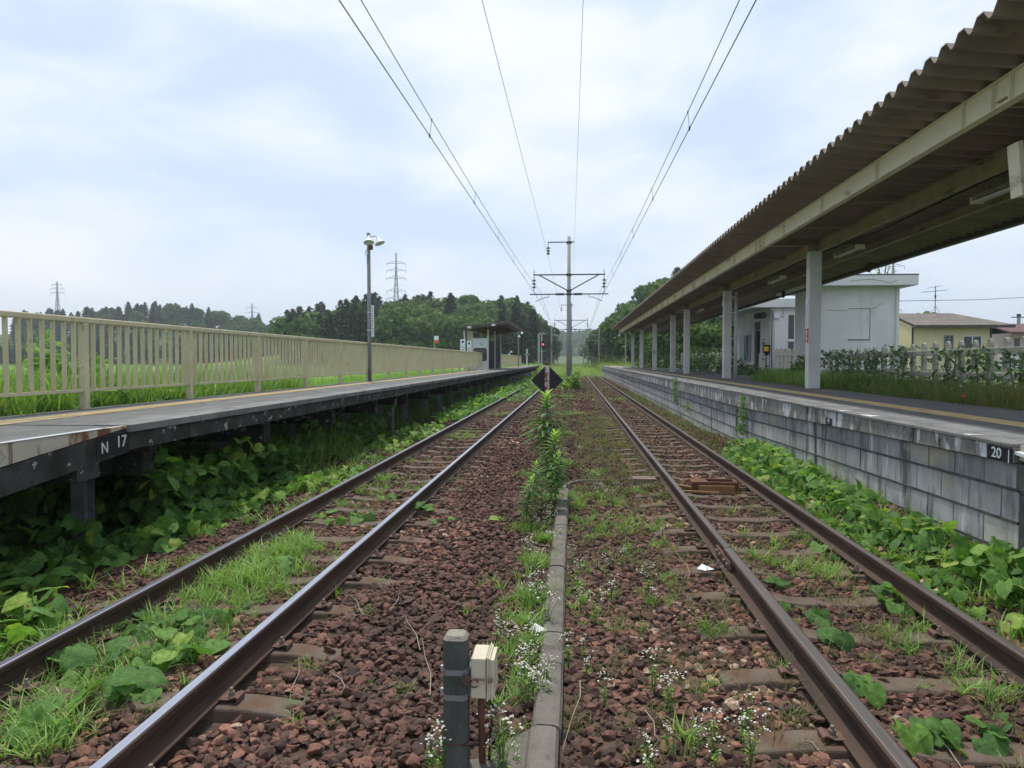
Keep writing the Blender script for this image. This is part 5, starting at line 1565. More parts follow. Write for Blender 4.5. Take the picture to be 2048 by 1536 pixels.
# ---- grass in the tracks
parts = []
clumps = [  # px, py, radius, n, height scale, brightness
    (545, 1120, .28, 30, 1.0, .62), (600, 1095, .26, 26, 1.0, .65), (480, 1165, .36, 36, 1.05, .7), (520, 1135, .4, 26, 1.0, .72), (430, 1215, .3, 16, .8, .6), (200, 1300, .2, 12, 1.0, .65), (240, 1370, .2, 12, .8, .6), (100, 1450, .2, 12, .9, .7), (20, 1330, .2, 12, 1.0, .6), (380, 1300, .2, 8, .8, .6), (680, 1010, .3, 14, .7, .55), (830, 925, .3, 10, .7, .5), (900, 880, .4, 14, .7, .5), (990, 830, .6, 20, .8, .5), (400, 1195, .2, 12, .8, .55), (560, 1180, .16, 8, .6, .55),
    (765, 965, .20, 13, .85, .6), (640, 1040, .25, 8, .5, .5), (720, 1035, .2, 6, .5, .45), (330, 1210, .16, 10, 1.0, .6), (150, 1290, .2, 14, 1.1, .62), (310, 1310, .15, 6, .7, .6),
    (130, 1340, .16, 8, .8, .55), (60, 1500, .14, 8, 1.0, .75), (150, 1480, .14, 6, .8, .7), (300, 1245, .14, 9, .9, .6), (60, 1400, .15, 5, .7, .5),
    (1295, 925, .16, 14, .7, .72), (1340, 995, .22, 18, .7, .55), (1190, 948, .20, 13, .7, .68), (1150, 1015, .16, 12, .75, .6), (1172, 1040, .18, 10, .7, .5), (1275, 985, .18, 8, .6, .5),
    (1330, 1095, .25, 12, .5, .42), (1300, 1060, .2, 8, .5, .42), (1660, 1150, .20, 24, .8, .78), (1600, 1130, .2, 8, .6, .55), (1572, 1035, .16, 12, .6, .55), (1590, 1075, .14, 6, .6, .5), (1790, 1275, .16, 11, .6, .7),
    (1905, 1265, .1, 7, .75, .7), (1985, 1395, .18, 18, .75, .66), (1585, 1345, .1, 8, .6, .6), (1430, 1270, .13, 9, .8, .3), (1365, 1480, .05, 3, .85, .8), (1408, 1368, .05, 3, .6, .6),
    (1160, 1170, .06, 5, .55, .6), (1330, 1155, .06, 6, .5, .7), (1345, 1170, .06, 4, .5, .6), (1165, 1140, .08, 5, .5, .6), (630, 1345, .12, 7, .5, .5), (750, 1225, .1, 5, .45, .5), (800, 1390, .13, 6, .45, .45),
    (590, 1440, .12, 6, .5, .5), (1245, 800, .8, 50, .8, .8), (1215, 775, .9, 40, .7, .5), (1350, 860, .35, 16, .6, .62), (1300, 838, .4, 16, .6, .5), (1270, 820, .5, 16, .5, .5),
    (1045, 1250, .16, 24, .7, .66), (1030, 1320, .14, 16, .6, .66), (1020, 1420, .1, 10, .6, .6), (1060, 1060, .18, 22, .8, .6), (1300, 1200, .3, 10, .5, .4), (1230, 1100, .3, 14, .5, .45), (1200, 1250, .25, 8, .45, .45), (1420, 1080, .15, 8, .6, .45), (1130, 1000, .25, 16, .6, .5), (1220, 1010, .25, 12, .6, .5),
    (1040, 1470, .08, 6, .5, .6), (1070, 1130, .16, 30, .7, .6), (1062, 1200, .14, 26, .7, .62), (1052, 1290, .1, 16, .7, .62), (1040, 1370, .08, 12, .6, .65), (1085, 1085, .12, 16, .8, .55), (1100, 1000, .14, 10, .7, .5),
    (1020, 900, .3, 4, .4, .4), (1130, 870, .3, 24, .8, .55), (1140, 830, .5, 36, .9, .5), (1125, 930, .2, 16, .9, .5), (1060, 960, .2, 14, .8, .5), (1130, 795, .9, 40, 1.0, .5), (1080, 880, .3, 10, .8, .5)]
for px_, py_, rad, n, h, br in clumps:
    P = notrail(blob(px_, py_, rad, n)); P[:, 2] = bed(P[:, 0], P[:, 1])
    parts.append(tufts(GT, P, h * RNG.uniform(.6, 1.15, len(P)), np.clip(RNG.normal(br, .12, len(P)), 0, .93)))
V, F, r_ = merge(parts)
# looser tufts feathering the clumps
P = np.concatenate([blob(500, 1150, .9, 110), blob(200, 1330, .8, 70), blob(760, 980, .9, 60), blob(900, 870, 1.2, 70), blob(380, 1240, .6, 40), blob(1600, 1120, .9, 40), blob(1250, 1050, .9, 50), blob(1160, 1000, .5, 40), blob(1900, 1300, .7, 26), blob(1060, 1200, .5, 40)])
P = notrail(P); P[:, 2] = bed(P[:, 0], P[:, 1])
parts.append(tufts(GT, P, RNG.uniform(.35, .9, len(P)), np.clip(RNG.normal(.6, .15, len(P)), 0, .93)))
P = np.stack([RNG.uniform(2.62, 3.42, 130), RNG.uniform(4.3, 13.5, 130), np.full(130, -.15)], 1); P[:, 2] = bed(P[:, 0], P[:, 1]); parts.append(tufts(GT, P, RNG.uniform(.7, 1.3, 130), np.clip(RNG.normal(.5, .15, 130), 0, .93)))
P = np.stack([RNG.uniform(-4.4, -3.3, 90), RNG.uniform(2.2, 14, 90), np.full(90, -.28)], 1); P[:, 2] = bed(P[:, 0], P[:, 1]); parts.append(tufts(GT, P, RNG.uniform(.7, 1.4, 90), np.clip(RNG.normal(.5, .15, 90), 0, .93)))
V, F, r_ = merge(parts)
o = link('grass', npmesh('grass', V, F, r_, 'grass')); props(o, 'tufts of green grass growing through the ballast between the rails', 'grass', kind='stuff')
# short sparse growth everywhere on the ballast
def rnd_track(n, y0, y1, x0, x1, p=1.0):
    y = y0 + (y1 - y0) * RNG.random(n) ** p; x = RNG.uniform(x0, x1, n)
    P = notrail(np.stack([x, y, bed(x, y)], 1))
    return P
parts = []
for n, y0, y1, x0, x1, h, br in ((230, 3, 10, .0, 1.25, .9, .45), (150, 3, 10, 1.4, 2.4, .9, .45), (150, 3, 9, -3.4, -1.9, .9, .45), (14, 3, 9, -1.7, -.3, .7, .4),
                             (650, 9, 22, .1, 1.25, 1.1, .4), (160, 9, 30, -.8, .1, 1.0, .4), (220, 9, 25, 1.4, 3.3, .8, .35), (900, 22, 75, .6, 3.35, 1.2, .38), (120, 10, 30, -2.9, -1.95, .7, .38), (500, 28, 75, -3.0, -1.9, 1.2, .45), (500, 13, 40, 2.55, 3.4, 1.4, .22),
                             (160, 28, 75, -1.0, .2, 1.5, .45)):
    P = rnd_track(n, y0, y1, x0, x1)
    parts.append(tufts(GS, P, h * RNG.uniform(.6, 1.5, len(P)), np.clip(RNG.normal(br, .18, len(P)), 0, 1)))
V, F, r_ = merge(parts)
o = link('sparse_grass', npmesh('sparse_grass', V, F, r_, 'drygrass')); props(o, 'short thin grass scattered over the stones of both tracks', 'grass', kind='stuff')

# ---- rank grass beyond the fence, far track ends
def rank(name, label, tpl, boxes, m='grass'):
    parts = []
    for n, x0, x1, y0, y1, zf, s0, s1, br in boxes:
        x = RNG.uniform(x0, x1, n); y = RNG.uniform(y0, y1, n)
        z = zf(x, y) if callable(zf) else np.full(n, zf)
        parts.append(tufts(tpl, np.stack([x, y, z], 1), RNG.uniform(s0, s1, n), np.clip(RNG.normal(br, .15, n), 0, .95)))
    V, F, r_ = merge(parts)
    o = link(name, npmesh(name, V, F, r_, m)); props(o, label, 'grass', kind='stuff')
rank('tall_grass', 'tall rank green grass growing behind the cream fence', GB,
     [(900, -7.6, -6.05, 4, 16, terrain, .7, 1.15, .5), (1900, -9.5, -6.05, 14, 46, .35, .75, 1.25, .6), (1200, -16, -7.5, 6, 50, terrain, .7, 1.0, .6), (900, -10, -6.0, 46, 90, terrain, .9, 1.3, .65), (60, -5.6, -4.8, 8, 24, -.25, .8, 1.2, .15), (40, -5.2, -4.4, 9, 14, -.3, .7, 1.2, .6)])  # sparse clump under the deck has darker blades, painting its shade
rank('far_meadow_grass', 'bright meadow grass stretching from the fence to the woods', GF,
     [(2600, -60, -9, 25, 135, terrain, .25, .5, .55), (2200, -150, -40, 60, 220, terrain, .3, .5, .5), (400, -220, -30, 170, 225, terrain, .8, 1.6, .25)])
rank('trackside_weeds', 'bright green weeds closing over the far ends of the tracks', GF,
     [(1500, -4.5, 3.3, 78, 112, -.3, .5, .9, .8), (2000, -9, 10, 104, 150, -.4, .7, 1.3, .78), (700, 3.5, 14, 86, 120, .3, .9, 1.4, .8), (900, -10, 9, 150, 230, -.4, .8, 1.5, .6), (500, -9, -4.2, 80, 110, .2, .8, 1.2, .75), (120, -1.0, .3, 47, 80, -.25, .3, .8, .6)])

# ---- kudzu and creeper ground cover
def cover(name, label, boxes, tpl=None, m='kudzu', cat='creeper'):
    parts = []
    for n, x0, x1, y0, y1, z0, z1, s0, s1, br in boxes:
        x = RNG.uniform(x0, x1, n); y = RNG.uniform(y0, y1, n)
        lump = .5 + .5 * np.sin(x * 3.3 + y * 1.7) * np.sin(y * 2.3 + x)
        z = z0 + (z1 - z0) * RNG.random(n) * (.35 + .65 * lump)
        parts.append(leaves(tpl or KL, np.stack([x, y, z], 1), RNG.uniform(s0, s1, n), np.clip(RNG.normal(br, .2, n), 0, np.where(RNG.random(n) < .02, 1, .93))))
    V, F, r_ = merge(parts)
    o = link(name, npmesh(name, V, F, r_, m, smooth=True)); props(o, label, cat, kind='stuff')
cover('kudzu_cover', 'kudzu leaves creeping over the ground along the foot of the block wall',
      [(120, 2.8, 3.4, 12.0, 13.4, -.1, .2, .06, .12, .7), (650, 2.62, 3.1, 5.0, 12.4, -.2, .02, .05, .12, .68), (800, 2.95, 3.42, 5.0, 12.4, -.08, .26, .06, .13, .62), (150, 3.0, 3.42, 4.3, 5.8, 0, .38, .09, .15, .6), (90, 2.8, 3.4, 3.9, 4.8, -.15, .05, .07, .12, .75)])
cover('wall_foot_weeds', 'small leafy weeds mixed among the creeper at the wall foot', [(1200, 2.6, 3.1, 4.8, 13.5, -.2, -.05, .03, .07, .6), (1800, 3.0, 3.42, 4.8, 13.5, -.1, .12, .03, .07, .6)], SL, 'kudzu', 'weeds')
cover('bank_kudzu', 'dark creeper leaves hanging in the shade beneath the low platform',  # low leaf tones paint the shade beneath the deck
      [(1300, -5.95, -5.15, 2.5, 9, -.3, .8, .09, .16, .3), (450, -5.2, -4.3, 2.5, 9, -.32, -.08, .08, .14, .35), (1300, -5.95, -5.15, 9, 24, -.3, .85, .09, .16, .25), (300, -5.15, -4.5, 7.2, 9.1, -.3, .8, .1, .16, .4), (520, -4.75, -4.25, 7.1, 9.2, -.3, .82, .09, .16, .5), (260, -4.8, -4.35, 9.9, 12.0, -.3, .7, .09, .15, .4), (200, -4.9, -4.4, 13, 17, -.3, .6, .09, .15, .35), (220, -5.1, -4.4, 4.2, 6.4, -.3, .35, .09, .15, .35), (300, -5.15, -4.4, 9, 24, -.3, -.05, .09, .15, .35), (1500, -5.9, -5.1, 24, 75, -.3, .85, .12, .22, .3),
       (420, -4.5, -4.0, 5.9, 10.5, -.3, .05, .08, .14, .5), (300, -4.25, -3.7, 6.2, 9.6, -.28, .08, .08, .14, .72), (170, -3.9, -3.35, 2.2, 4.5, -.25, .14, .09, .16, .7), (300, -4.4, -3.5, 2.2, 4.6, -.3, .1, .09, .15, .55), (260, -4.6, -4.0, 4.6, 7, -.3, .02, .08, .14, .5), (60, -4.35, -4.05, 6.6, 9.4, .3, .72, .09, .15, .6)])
cover('trackside_creeper', 'bright creeper patches spreading from the low platform to the silver rail',
      [(260, -3.95, -3.2, 8.9, 10.8, -.25, .02, .07, .12, .8), (260, -4.1, -3.25, 13.5, 18.5, -.25, .05, .09, .14, .7), (260, -4.0, -3.3, 11, 13, -.28, -.1, .07, .12, .55), (1900, -4.2, -3.1, 20, 40, -.25, .2, .10, .18, .65), (1500, -4.2, -2.9, 38, 78, -.25, .25, .14, .24, .6),
       (500, -3.4, -2.0, 30, 50, -.2, .02, .10, .17, .6), (300, -1.3, .2, 46, 78, -.2, .4, .14, .25, .6)])
cover('fallen_leaves', 'dry brown fallen leaves lying at the near foot of the block wall', [(330, 2.75, 3.1, 3.4, 4.9, -.2, -.1, .04, .08, .5), (330, 3.1, 3.42, 3.4, 4.9, -.04, .06, .04, .08, .5), (160, 2.7, 3.1, 5, 11, -.2, -.05, .04, .07, .6)], KL, 'deadleaf', 'fallen leaves')
cover('fence_creeper', 'kudzu leaves sprawling along the back edge of the low platform under the fence', [(900, -7.4, -6.0, 5.5, 10.6, .85, 1.3, .06, .12, .62), (350, -7.4, -6.0, 10.6, 14, .82, 1.15, .06, .11, .6)])
# kudzu mound behind the fence
def mound(name, label, c, rx, ry, h, n, s, br, m='kudzu', tpl=None, cat='bush', group=None, stems=6):
    t = thing(name, label, cat, c, group)
    u = RNG.normal(size=(n, 3)); u /= np.linalg.norm(u, axis=1)[:, None]; u[:, 2] = np.abs(u[:, 2])
    k = RNG.uniform(.55, 1.05, n) * (1 + .22 * np.sin(u[:, 0] * 5 + u[:, 1] * 4 + c[1]))
    P = np.stack([u[:, 0] * rx * k, u[:, 1] * ry * k, u[:, 2] * h * k], 1)
    V, F, r_ = leaves(tpl or KL, P, RNG.uniform(s * .6, s * 1.2, n), np.clip(RNG.normal(br, .2, n), 0, .93))
    link('foliage', npmesh('foliage', V, F, r_, m), t)
    g = G()
    for i in range(stems):
        a = i * 2.4; g.tube([(math.cos(a) * .1, math.sin(a) * .1, -.1), (math.cos(a) * rx * .4, math.sin(a) * ry * .4, h * .4), (math.cos(a) * rx * .6, math.sin(a) * ry * .6, h * .8)], [.02, .012, .006], 5)
    me_o = obj('stems', g, 'bark', None); me_o.parent = t
    return t
mound('kudzu_bush', 'large leafy kudzu mound pushing up behind the nearest fence panels', (-7.35, 9.5, .75), .62, .9, 1.05, 1000, .12, .7)
mound('kudzu_bush', 'low kudzu clump at the left edge behind the cream fence', (-8.2, 9.2, .75), .9, 1.2, .7, 900, .12, .55)
mound('kudzu_bush', 'broad kudzu bank spreading low behind the fence beyond the big mound', (-7.6, 12.5, .45), 1.3, 2.6, .75, 900, .13, .6)
mound('kudzu_bush', 'far kudzu bank of yellowish leaves in the meadow edge', (-9.5, 17.5, .35), 1.8, 3.0, .85, 900, .15, .7)
mound('kudzu_bush', 'kudzu clump spilling at the foot of the second fence post', (-6.5, 9.9, .55), .45, .9, .7, 350, .11, .5)

# kudzu sprigs on the track (each a plant)
def sprig(px, py, n, s, label, br=.6, h=.08, spread=.12, run=None):
    c = gp(px, py, -.2)
    t = thing('kudzu_vine', label, 'creeper', (c.x, c.y, -.2), 'kudzu sprigs on the track')
    P = np.stack([RNG.normal(0, spread, n), RNG.normal(0, spread, n), RNG.uniform(.3, 1, n) * h + .02], 1)
    if run:
        e = gp(run[0], run[1], -.2); f = np.linspace(0, 1, n)
        P[:, 0] = f * (e.x - c.x) + RNG.normal(0, .05, n); P[:, 1] = f * (e.y - c.y) + RNG.normal(0, .05, n)
    V, F, r_ = leaves(KH, P, RNG.uniform(s * .6, s * 1.2, n), np.clip(RNG.normal(br, .17, n), 0, .93), tilt=.5)
    link('leaves', npmesh('leaves', V, F, r_, 'kudzu', smooth=True), t)
    g = G()
    if run:
        g.tube([(0, 0, .02), tuple(np.array([(e.x - c.x) * .35, (e.y - c.y) * .35 + .05, .05])), ((e.x - c.x) * .7, (e.y - c.y) * .7 - .04, .045), (e.x - c.x, e.y - c.y, .02)], .004, 5)
    for q in P:
        g.tube([(0 if not run else q[0], 0 if not run else q[1] + .03, 0), (q[0], q[1], q[2])], .0022, 4, cap=False)
    so = obj('stems', g, 'stem', None); so.parent = t
    return t
sprig(85, 1455, 3, .21, 'pair of very large kudzu leaves between the silver rails in the lower corner', .55, .12, .06)
sprig(250, 1405, 11, .13, 'kudzu sprig against the shiny rail above the large corner leaves', .55, .1, .07)
sprig(345, 1330, 13, .135, 'kudzu sprig beside the shiny rail with a pale yellow-green leaf', .62, .11, .09)
sprig(270, 1265, 14, .13, 'dark kudzu patch between the silver rails near the frame edge', .35, .08, .14)
sprig(390, 1260, 10, .12, 'kudzu sprig touching the shiny rail among grass tufts', .5, .09, .1)
sprig(180, 1350, 10, .13, 'kudzu sprig half hidden by grass tufts between the silver rails', .55, .1, .12)
sprig(60, 1250, 8, .14, 'kudzu leaves leaning on the outer silver rail', .65, .12, .1)
sprig(560, 1150, 6, .10, 'kudzu leaves inside the brightest grass tufts', .5, .12, .1)
sprig(480, 1225, 3, .10, 'small kudzu sprig where the grass tufts thin out', .5, .06, .08)
sprig(690, 1045, 14, .12, 'kudzu sprig between the silver rails level with the runner vine', .5, .07, .16)
sprig(790, 1000, 5, .10, 'kudzu leaves between the silver rails just before the far tufts', .6, .07, .1)
sprig(842, 1025, 12, .10, 'kudzu leaves tumbling over the ballast side of the shiny rail', .6, .09, .08)
sprig(830, 1050, 7, .085, 'kudzu runner with small leaves crossing the ballast towards the tall weeds', .6, .06, .05, run=(1050, 1045))
sprig(1800, 1215, 20, .13, 'largest kudzu clump between the rusty rails', .4, .1, .13)
sprig(1555, 1175, 4, .11, 'dark kudzu leaves beside the rusty rail just past the joint', .25, .05, .06)
sprig(1580, 1225, 2, .11, 'single pale kudzu leaf resting against the rusty rail', .8, .06, .02)
sprig(1635, 1250, 3, .11, 'dark kudzu leaf on the stones between the rusty rails', .35, .06, .04)
sprig(1672, 1290, 4, .11, 'kudzu sprig of two folded leaves between the rusty rails', .4, .07, .04)
sprig(1745, 1400, 4, .12, 'bright kudzu leaf leaning over the foreground rusty rail', .6, .1, .06)
sprig(1860, 1490, 8, .13, 'kudzu sprig with two round leaves close to the frame bottom', .5, .09, .07)
sprig(1960, 1480, 8, .11, 'blue-green kudzu leaves in the bottom corner by the block wall side', .3, .06, .09)
sprig(1660, 1110, 4, .11, 'kudzu leaves behind the bright grass tuft between the rusty rails', .4, .07, .08)

# ---- soft weeds mixed into the flower bed
cover('bed_weeds', 'small leafy weeds filling the flower bed beside the platform', [(2600, 5.85, 7.6, 7.5, 23, .8, 1.35, .05, .10, .45)], SL, 'bedleaf', 'weeds')
# ---- tall goldenrod weeds
def goldenrod(x, y, h, label, s=1.0, n=110, top=1.0, name='goldenrod_weed', group='tall weeds between the tracks'):
    t = thing(name, label, 'weed', (x, y, -.2), group)
    rg = np.random.default_rng(int(abs(x * 1000) + y * 100))
    g = G(); bend = rg.normal(0, .03)
    g.tube([(0, 0, -.03), (bend * .4, 0, h * .5), (bend, 0, h * .97)], [.007, .005, .002], 6)
    so = obj('stem', g, 'stem', None); so.parent = t
    V, F, r = [], [], []
    for i in range(n):
        f = i / n; z = h * (.12 + .88 * f ** .8); a = i * 2.4
        L = s * (.12 + .17 * math.sin(min(1, f * 1.15) * math.pi) ** .7) * rg.uniform(.8, 1.15); w = L * .10
        el = .15 + 1.15 * max(0, (f - .6) / .4) ** 1.5
        c, s_ = math.cos(a), math.sin(a); o = len(V); x0 = bend * (z / h) ** 1.5
        for k in range(4):
            q = k / 3; rr = L * q * math.cos(el * (1 - .5 * q)) ; zz = z + L * q * math.sin(el) - .35 * L * q * q * (1 - max(0, f - .7))
            wk = w * (.5, 1.0, .8, .08)[k]
            V += [(x0 + c * rr - s_ * wk, s_ * rr + c * wk, zz), (x0 + c * rr + s_ * wk, s_ * rr - c * wk, zz)]
        for k in range(3):
            F.append((o + 2 * k, o + 2 * k + 1, o + 2 * k + 3, o + 2 * k + 2)); r.append(min(1, max(0, .30 + .68 * max(0, (f - .62) / .38) * top + rg.normal(0, .07))))  # leaf colour brightens upwards, painting sun on the weed's top
    link('leaves', npmesh('leaves', np.array(V), [np.array(F)], [np.array(r)], 'rod'), t)
    return t
for px_, top_, bot_, n, lab in ((1093, 792, 948, 150, 'tallest spiky green weed, right under the black diamond board'),
                                (1101, 868, 1010, 140, 'second tall spiky weed, nearer and a little shorter than the one under the diamond'),
                                (1072, 926, 1035, 90, 'small bright spiky weed just left of the tall pair'),
                                (1050, 957, 1055, 80, 'smallest spiky weed of the row, lowest down'),
                                (1110, 905, 1030, 90, 'leafy dark weed beside the end of the concrete kerb'),
                                (1128, 775, 870, 90, 'slender weed behind the tall spiky ones near the mast foot'),
                                (1138, 768, 845, 90, 'weed clump growing close to the nearest mast foot')):
    b = gp(px_, bot_, -.2)
    hh = (gy(px_, top_, b.y).z + .2)
    goldenrod(b.x, b.y, hh, lab, 1.55 if n == 150 else .95 if n > 100 else .6, n, .8)
# vine on the mast foot
mound('mast_vine', 'light green vine gathering round the foot of the nearest mast', (-.05, 44.4, -.25), .55, .5, 1.0, 300, .16, .8, cat='creeper')
# weeds growing on the block wall
for y, z0, h, lab in ((14.3, .25, .75, 'dusty green weed growing up the block wall at a joint'), (23.5, .3, .85, 'pale weed hanging on the block wall farther along'), (21.0, .2, .3, 'tiny weed sprouting low on the block wall')):
    t = thing('wall_weed', lab, 'weed', (3.40, y, z0 - .1), 'weeds on the block wall')
    n = 170 if h > .5 else 50
    P = np.stack([RNG.normal(-.05, .04, n), RNG.normal(0, .09, n), RNG.uniform(0, h, n)], 1)
    V, F, r_ = leaves(SL, P, RNG.uniform(.05, .09, n), np.clip(RNG.normal(.65, .15, n), 0, .9)); link('leaves', npmesh('leaves', V, F, r_, 'kudzu'), t)
    g = G(); g.tube([(0.02, 0, 0), (-.05, 0, h * .5), (-.04, 0, h)], .006, 5); so = obj('stem', g, 'stem', None); so.parent = t

# ---- daisy fleabane: thin stems, small white flowers
def fleabane(seed, h, nst):
    rg = np.random.default_rng(seed)
    t = thing('daisy_fleabane', 'x', 'wildflower', (0, 0, -50))
    WL[t] = Vector((0, 0, 0))
    g = G(); fl = G(); ds = G(); lv = G()
    for i in range(nst):
        a = rg.uniform(0, 6.28); L = h * rg.uniform(.65, 1.1); ln = rg.uniform(.05, .4) * L
        tip = Vector((math.cos(a) * ln, math.sin(a) * ln, L)); midp = Vector((tip.x * .35, tip.y * .35, L * .6))
        g.tube([(0, 0, -.02), midp, tip], [.0017, .0013, .0009], 4, cap=False)
        for k in range(rg.integers(3, 6)):
            q = tip + Vector((rg.normal(0, .014), rg.normal(0, .014), rg.normal(0, .010)))
            g.tube([midp.lerp(tip, .8), q], .0007, 3, cap=False)
            rr = rg.uniform(.0042, .0068); nn = Vector((rg.normal(0, .3), rg.normal(0, .3) - .2, 1)).normalized()
            rr *= .85; fl.lathe([(rr * .3, -.001), (rr, .0), (rr * .9, .0012), (rr * .35, .0012)], q, 9, axis=nn)
            ds.lathe([(rr * .38, .0012), (rr * .25, .0026)], q, 6, axis=nn)
        for k in range(5):
            z = L * rg.uniform(.05, .7); b = rg.uniform(0, 6.28); l = .035; p = Vector((0, 0, 0)).lerp(midp, min(1, z / (L * .6)))
            c, s_ = math.cos(b), math.sin(b)
            lv.add([(p.x, p.y, p.z), (p.x + c * l * .5 - s_ * .004, p.y + s_ * l * .5 + c * .004, p.z + .012), (p.x + c * l, p.y + s_ * l, p.z + .008), (p.x + c * l * .5 + s_ * .004, p.y + s_ * l * .5 - c * .004, p.z + .012)], [(0, 1, 2, 3)], rg.random())
    for nm, gg, mm in (('stems', g, 'stem'), ('petals', fl, 'petal'), ('flower_centres', ds, 'pollen'), ('leaves', lv, 'rod')):
        o = obj(nm, gg, mm, None); o.parent = t
    return t
FB = [fleabane(s, (.16, .2, .24, .14)[s], (5, 6, 7, 4)[s]) for s in range(4)]
spots = []
for n, (xa, xb), (ya, yb) in ((26, (1045, 1105), (1075, 1400)), (9, (1135, 1190), (1100, 1330)), (7, (1200, 1350), (1040, 1200)), (13, (1180, 1500), (1330, 1536)), (3, (850, 900), (1490, 1536)), (4, (980, 1060), (1470, 1536)), (4, (960, 1050), (1180, 1300)),
                              (12, (1060, 1120), (930, 1060)), (8, (1190, 1260), (960, 1060)), (8, (1160, 1300), (850, 950))):
    for i in range(n):
        spots.append((random.uniform(xa, xb), random.uniform(ya, yb)))
for i, (px_, py_) in enumerate(spots):
    p = gp(px_, py_ + 25, -.2)
    if any(abs(p.x - rx) < .08 for rx in (LXL, LXR, RXL, RXR)):
        continue
    kerb_side = p.x < .08
    lab = 'white-flowered daisy fleabane growing among grass along the concrete kerb' if kerb_side else 'white-flowered daisy fleabane dotted over the ballast between kerb and rusty rail'
    dup(FB[i % 4], (p.x, p.y, float(bed(p.x, p.y))), random.uniform(0, 6.28), random.uniform(.7, 1.25), lab, 'fleabane along the kerb' if kerb_side else 'fleabane on the ballast')
for t in FB:
    for c in list(t.children):
        bpy.data.objects.remove(c)
    bpy.data.objects.remove(t)

# pale dry twigs lying on the stones
g = G()
for (a, b, c) in (((860, 1390), (850, 1320), (845, 1280)), ((840, 1300), (815, 1250), (810, 1230)), ((600, 1320), (580, 1390), (620, 1400)), ((660, 1345), (690, 1380), (680, 1390)), ((780, 1220), (800, 1190), (830, 1180)), ((700, 1190), (720, 1225), (740, 1240)),
                  ((1290, 1420), (1310, 1480), (1330, 1490)), ((1220, 1160), (1200, 1180), (1205, 1200)), ((1160, 1360), (1145, 1440), (1125, 1500)), ((1085, 1430), (1070, 1500), (1060, 1535)), ((1940, 1560), (1840, 1450), (1830, 1430)), ((1380, 1150), (1360, 1120), (1350, 1100)),
                  ((930, 1340), (960, 1360), (1000, 1360)), ((1090, 1280), (1130, 1282), (1155, 1290)), ((1600, 1480), (1630, 1500), (1650, 1515))):
    P = [gp(*q, -.17) for q in (a, b, c)]
    g.tube([P[0], P[0].lerp(P[1], .5) + Vector((.02, 0, .015)), P[1] + Vector((0, 0, .02)), P[2]], [.003, .0028, .0022, .0014], 5)
props(obj('dry_twigs', g, 'twig', None), 'thin pale dry twigs lying across the ballast', 'twigs', kind='stuff')
# litter
for px_, py_, s, lab in ((1412, 1140, .075, 'crumpled white litter on a sleeper end beside the rusty rail joint'), (1078, 1262, .06, 'small pale pink-white litter on the stones left of the kerb')):
    p = gp(px_, py_, -.16); g = G()
    g.add([(p.x - s, p.y, -.15), (p.x - s * .2, p.y - s * .5, -.155), (p.x + s * .9, p.y - s * .3, -.145), (p.x + s * .3, p.y + s * .4, -.142), (p.x - s * .4, p.y + s * .3, -.115), (p.x + s * .1, p.y, -.138)], [(0, 1, 5), (1, 2, 5), (2, 3, 5), (3, 4, 5), (4, 0, 5), (0, 4, 3, 2, 1)])
    props(obj('litter', g, 'litter', None, origin=(p.x, p.y, -.16)), lab, 'litter')

# ---- flower bed beside the right platform
parts = []
n = 2600
x = RNG.uniform(5.85, 8.0, n); y = RNG.uniform(7.5, 23.5, n)
red = np.clip(.42 + .25 * smooth(15, 10, y) + RNG.normal(0, .22, n), 0, 1); gr = y > 17.5
BT = [tuft(18, .56, .007, .7, s + 80, 3, .07) for s in range(4)]
V, F, r_ = tufts(BT, np.stack([x, y, np.full(n, .76)], 1), RNG.uniform(.7, 1.15, n) * (1.0 + .3 * np.sin(y * 2.1 + x) * np.sin(y * .9 + 2) - .1), red)
o = link('flower_bed', npmesh('flower_bed', V, F, r_, 'bedleaf')); props(o, 'overgrown flower bed of reddish and green stems beside the yellow strip', 'flower bed', kind='stuff')
n = 700; x = RNG.uniform(5.8, 7.4, n); y = RNG.uniform(16.8, 23.4, n)
V, F, r_ = tufts(BT, np.stack([x, y, np.full(n, .76)], 1), RNG.uniform(.8, 1.2, n), np.clip(RNG.normal(.5, .2, n), 0, .9))
o = link('bed_grass', npmesh('bed_grass', V, F, r_, 'grass')); props(o, 'bright green grass at the far end of the flower bed', 'grass', kind='stuff')
g = G(); g.prism([(5.8, 7), (6.02, 7), (8.4, 24), (5.8, 24)], .60, .80, axis='z'); props(obj('bed_soil', g, 'woodfloor', None), kind='structure')
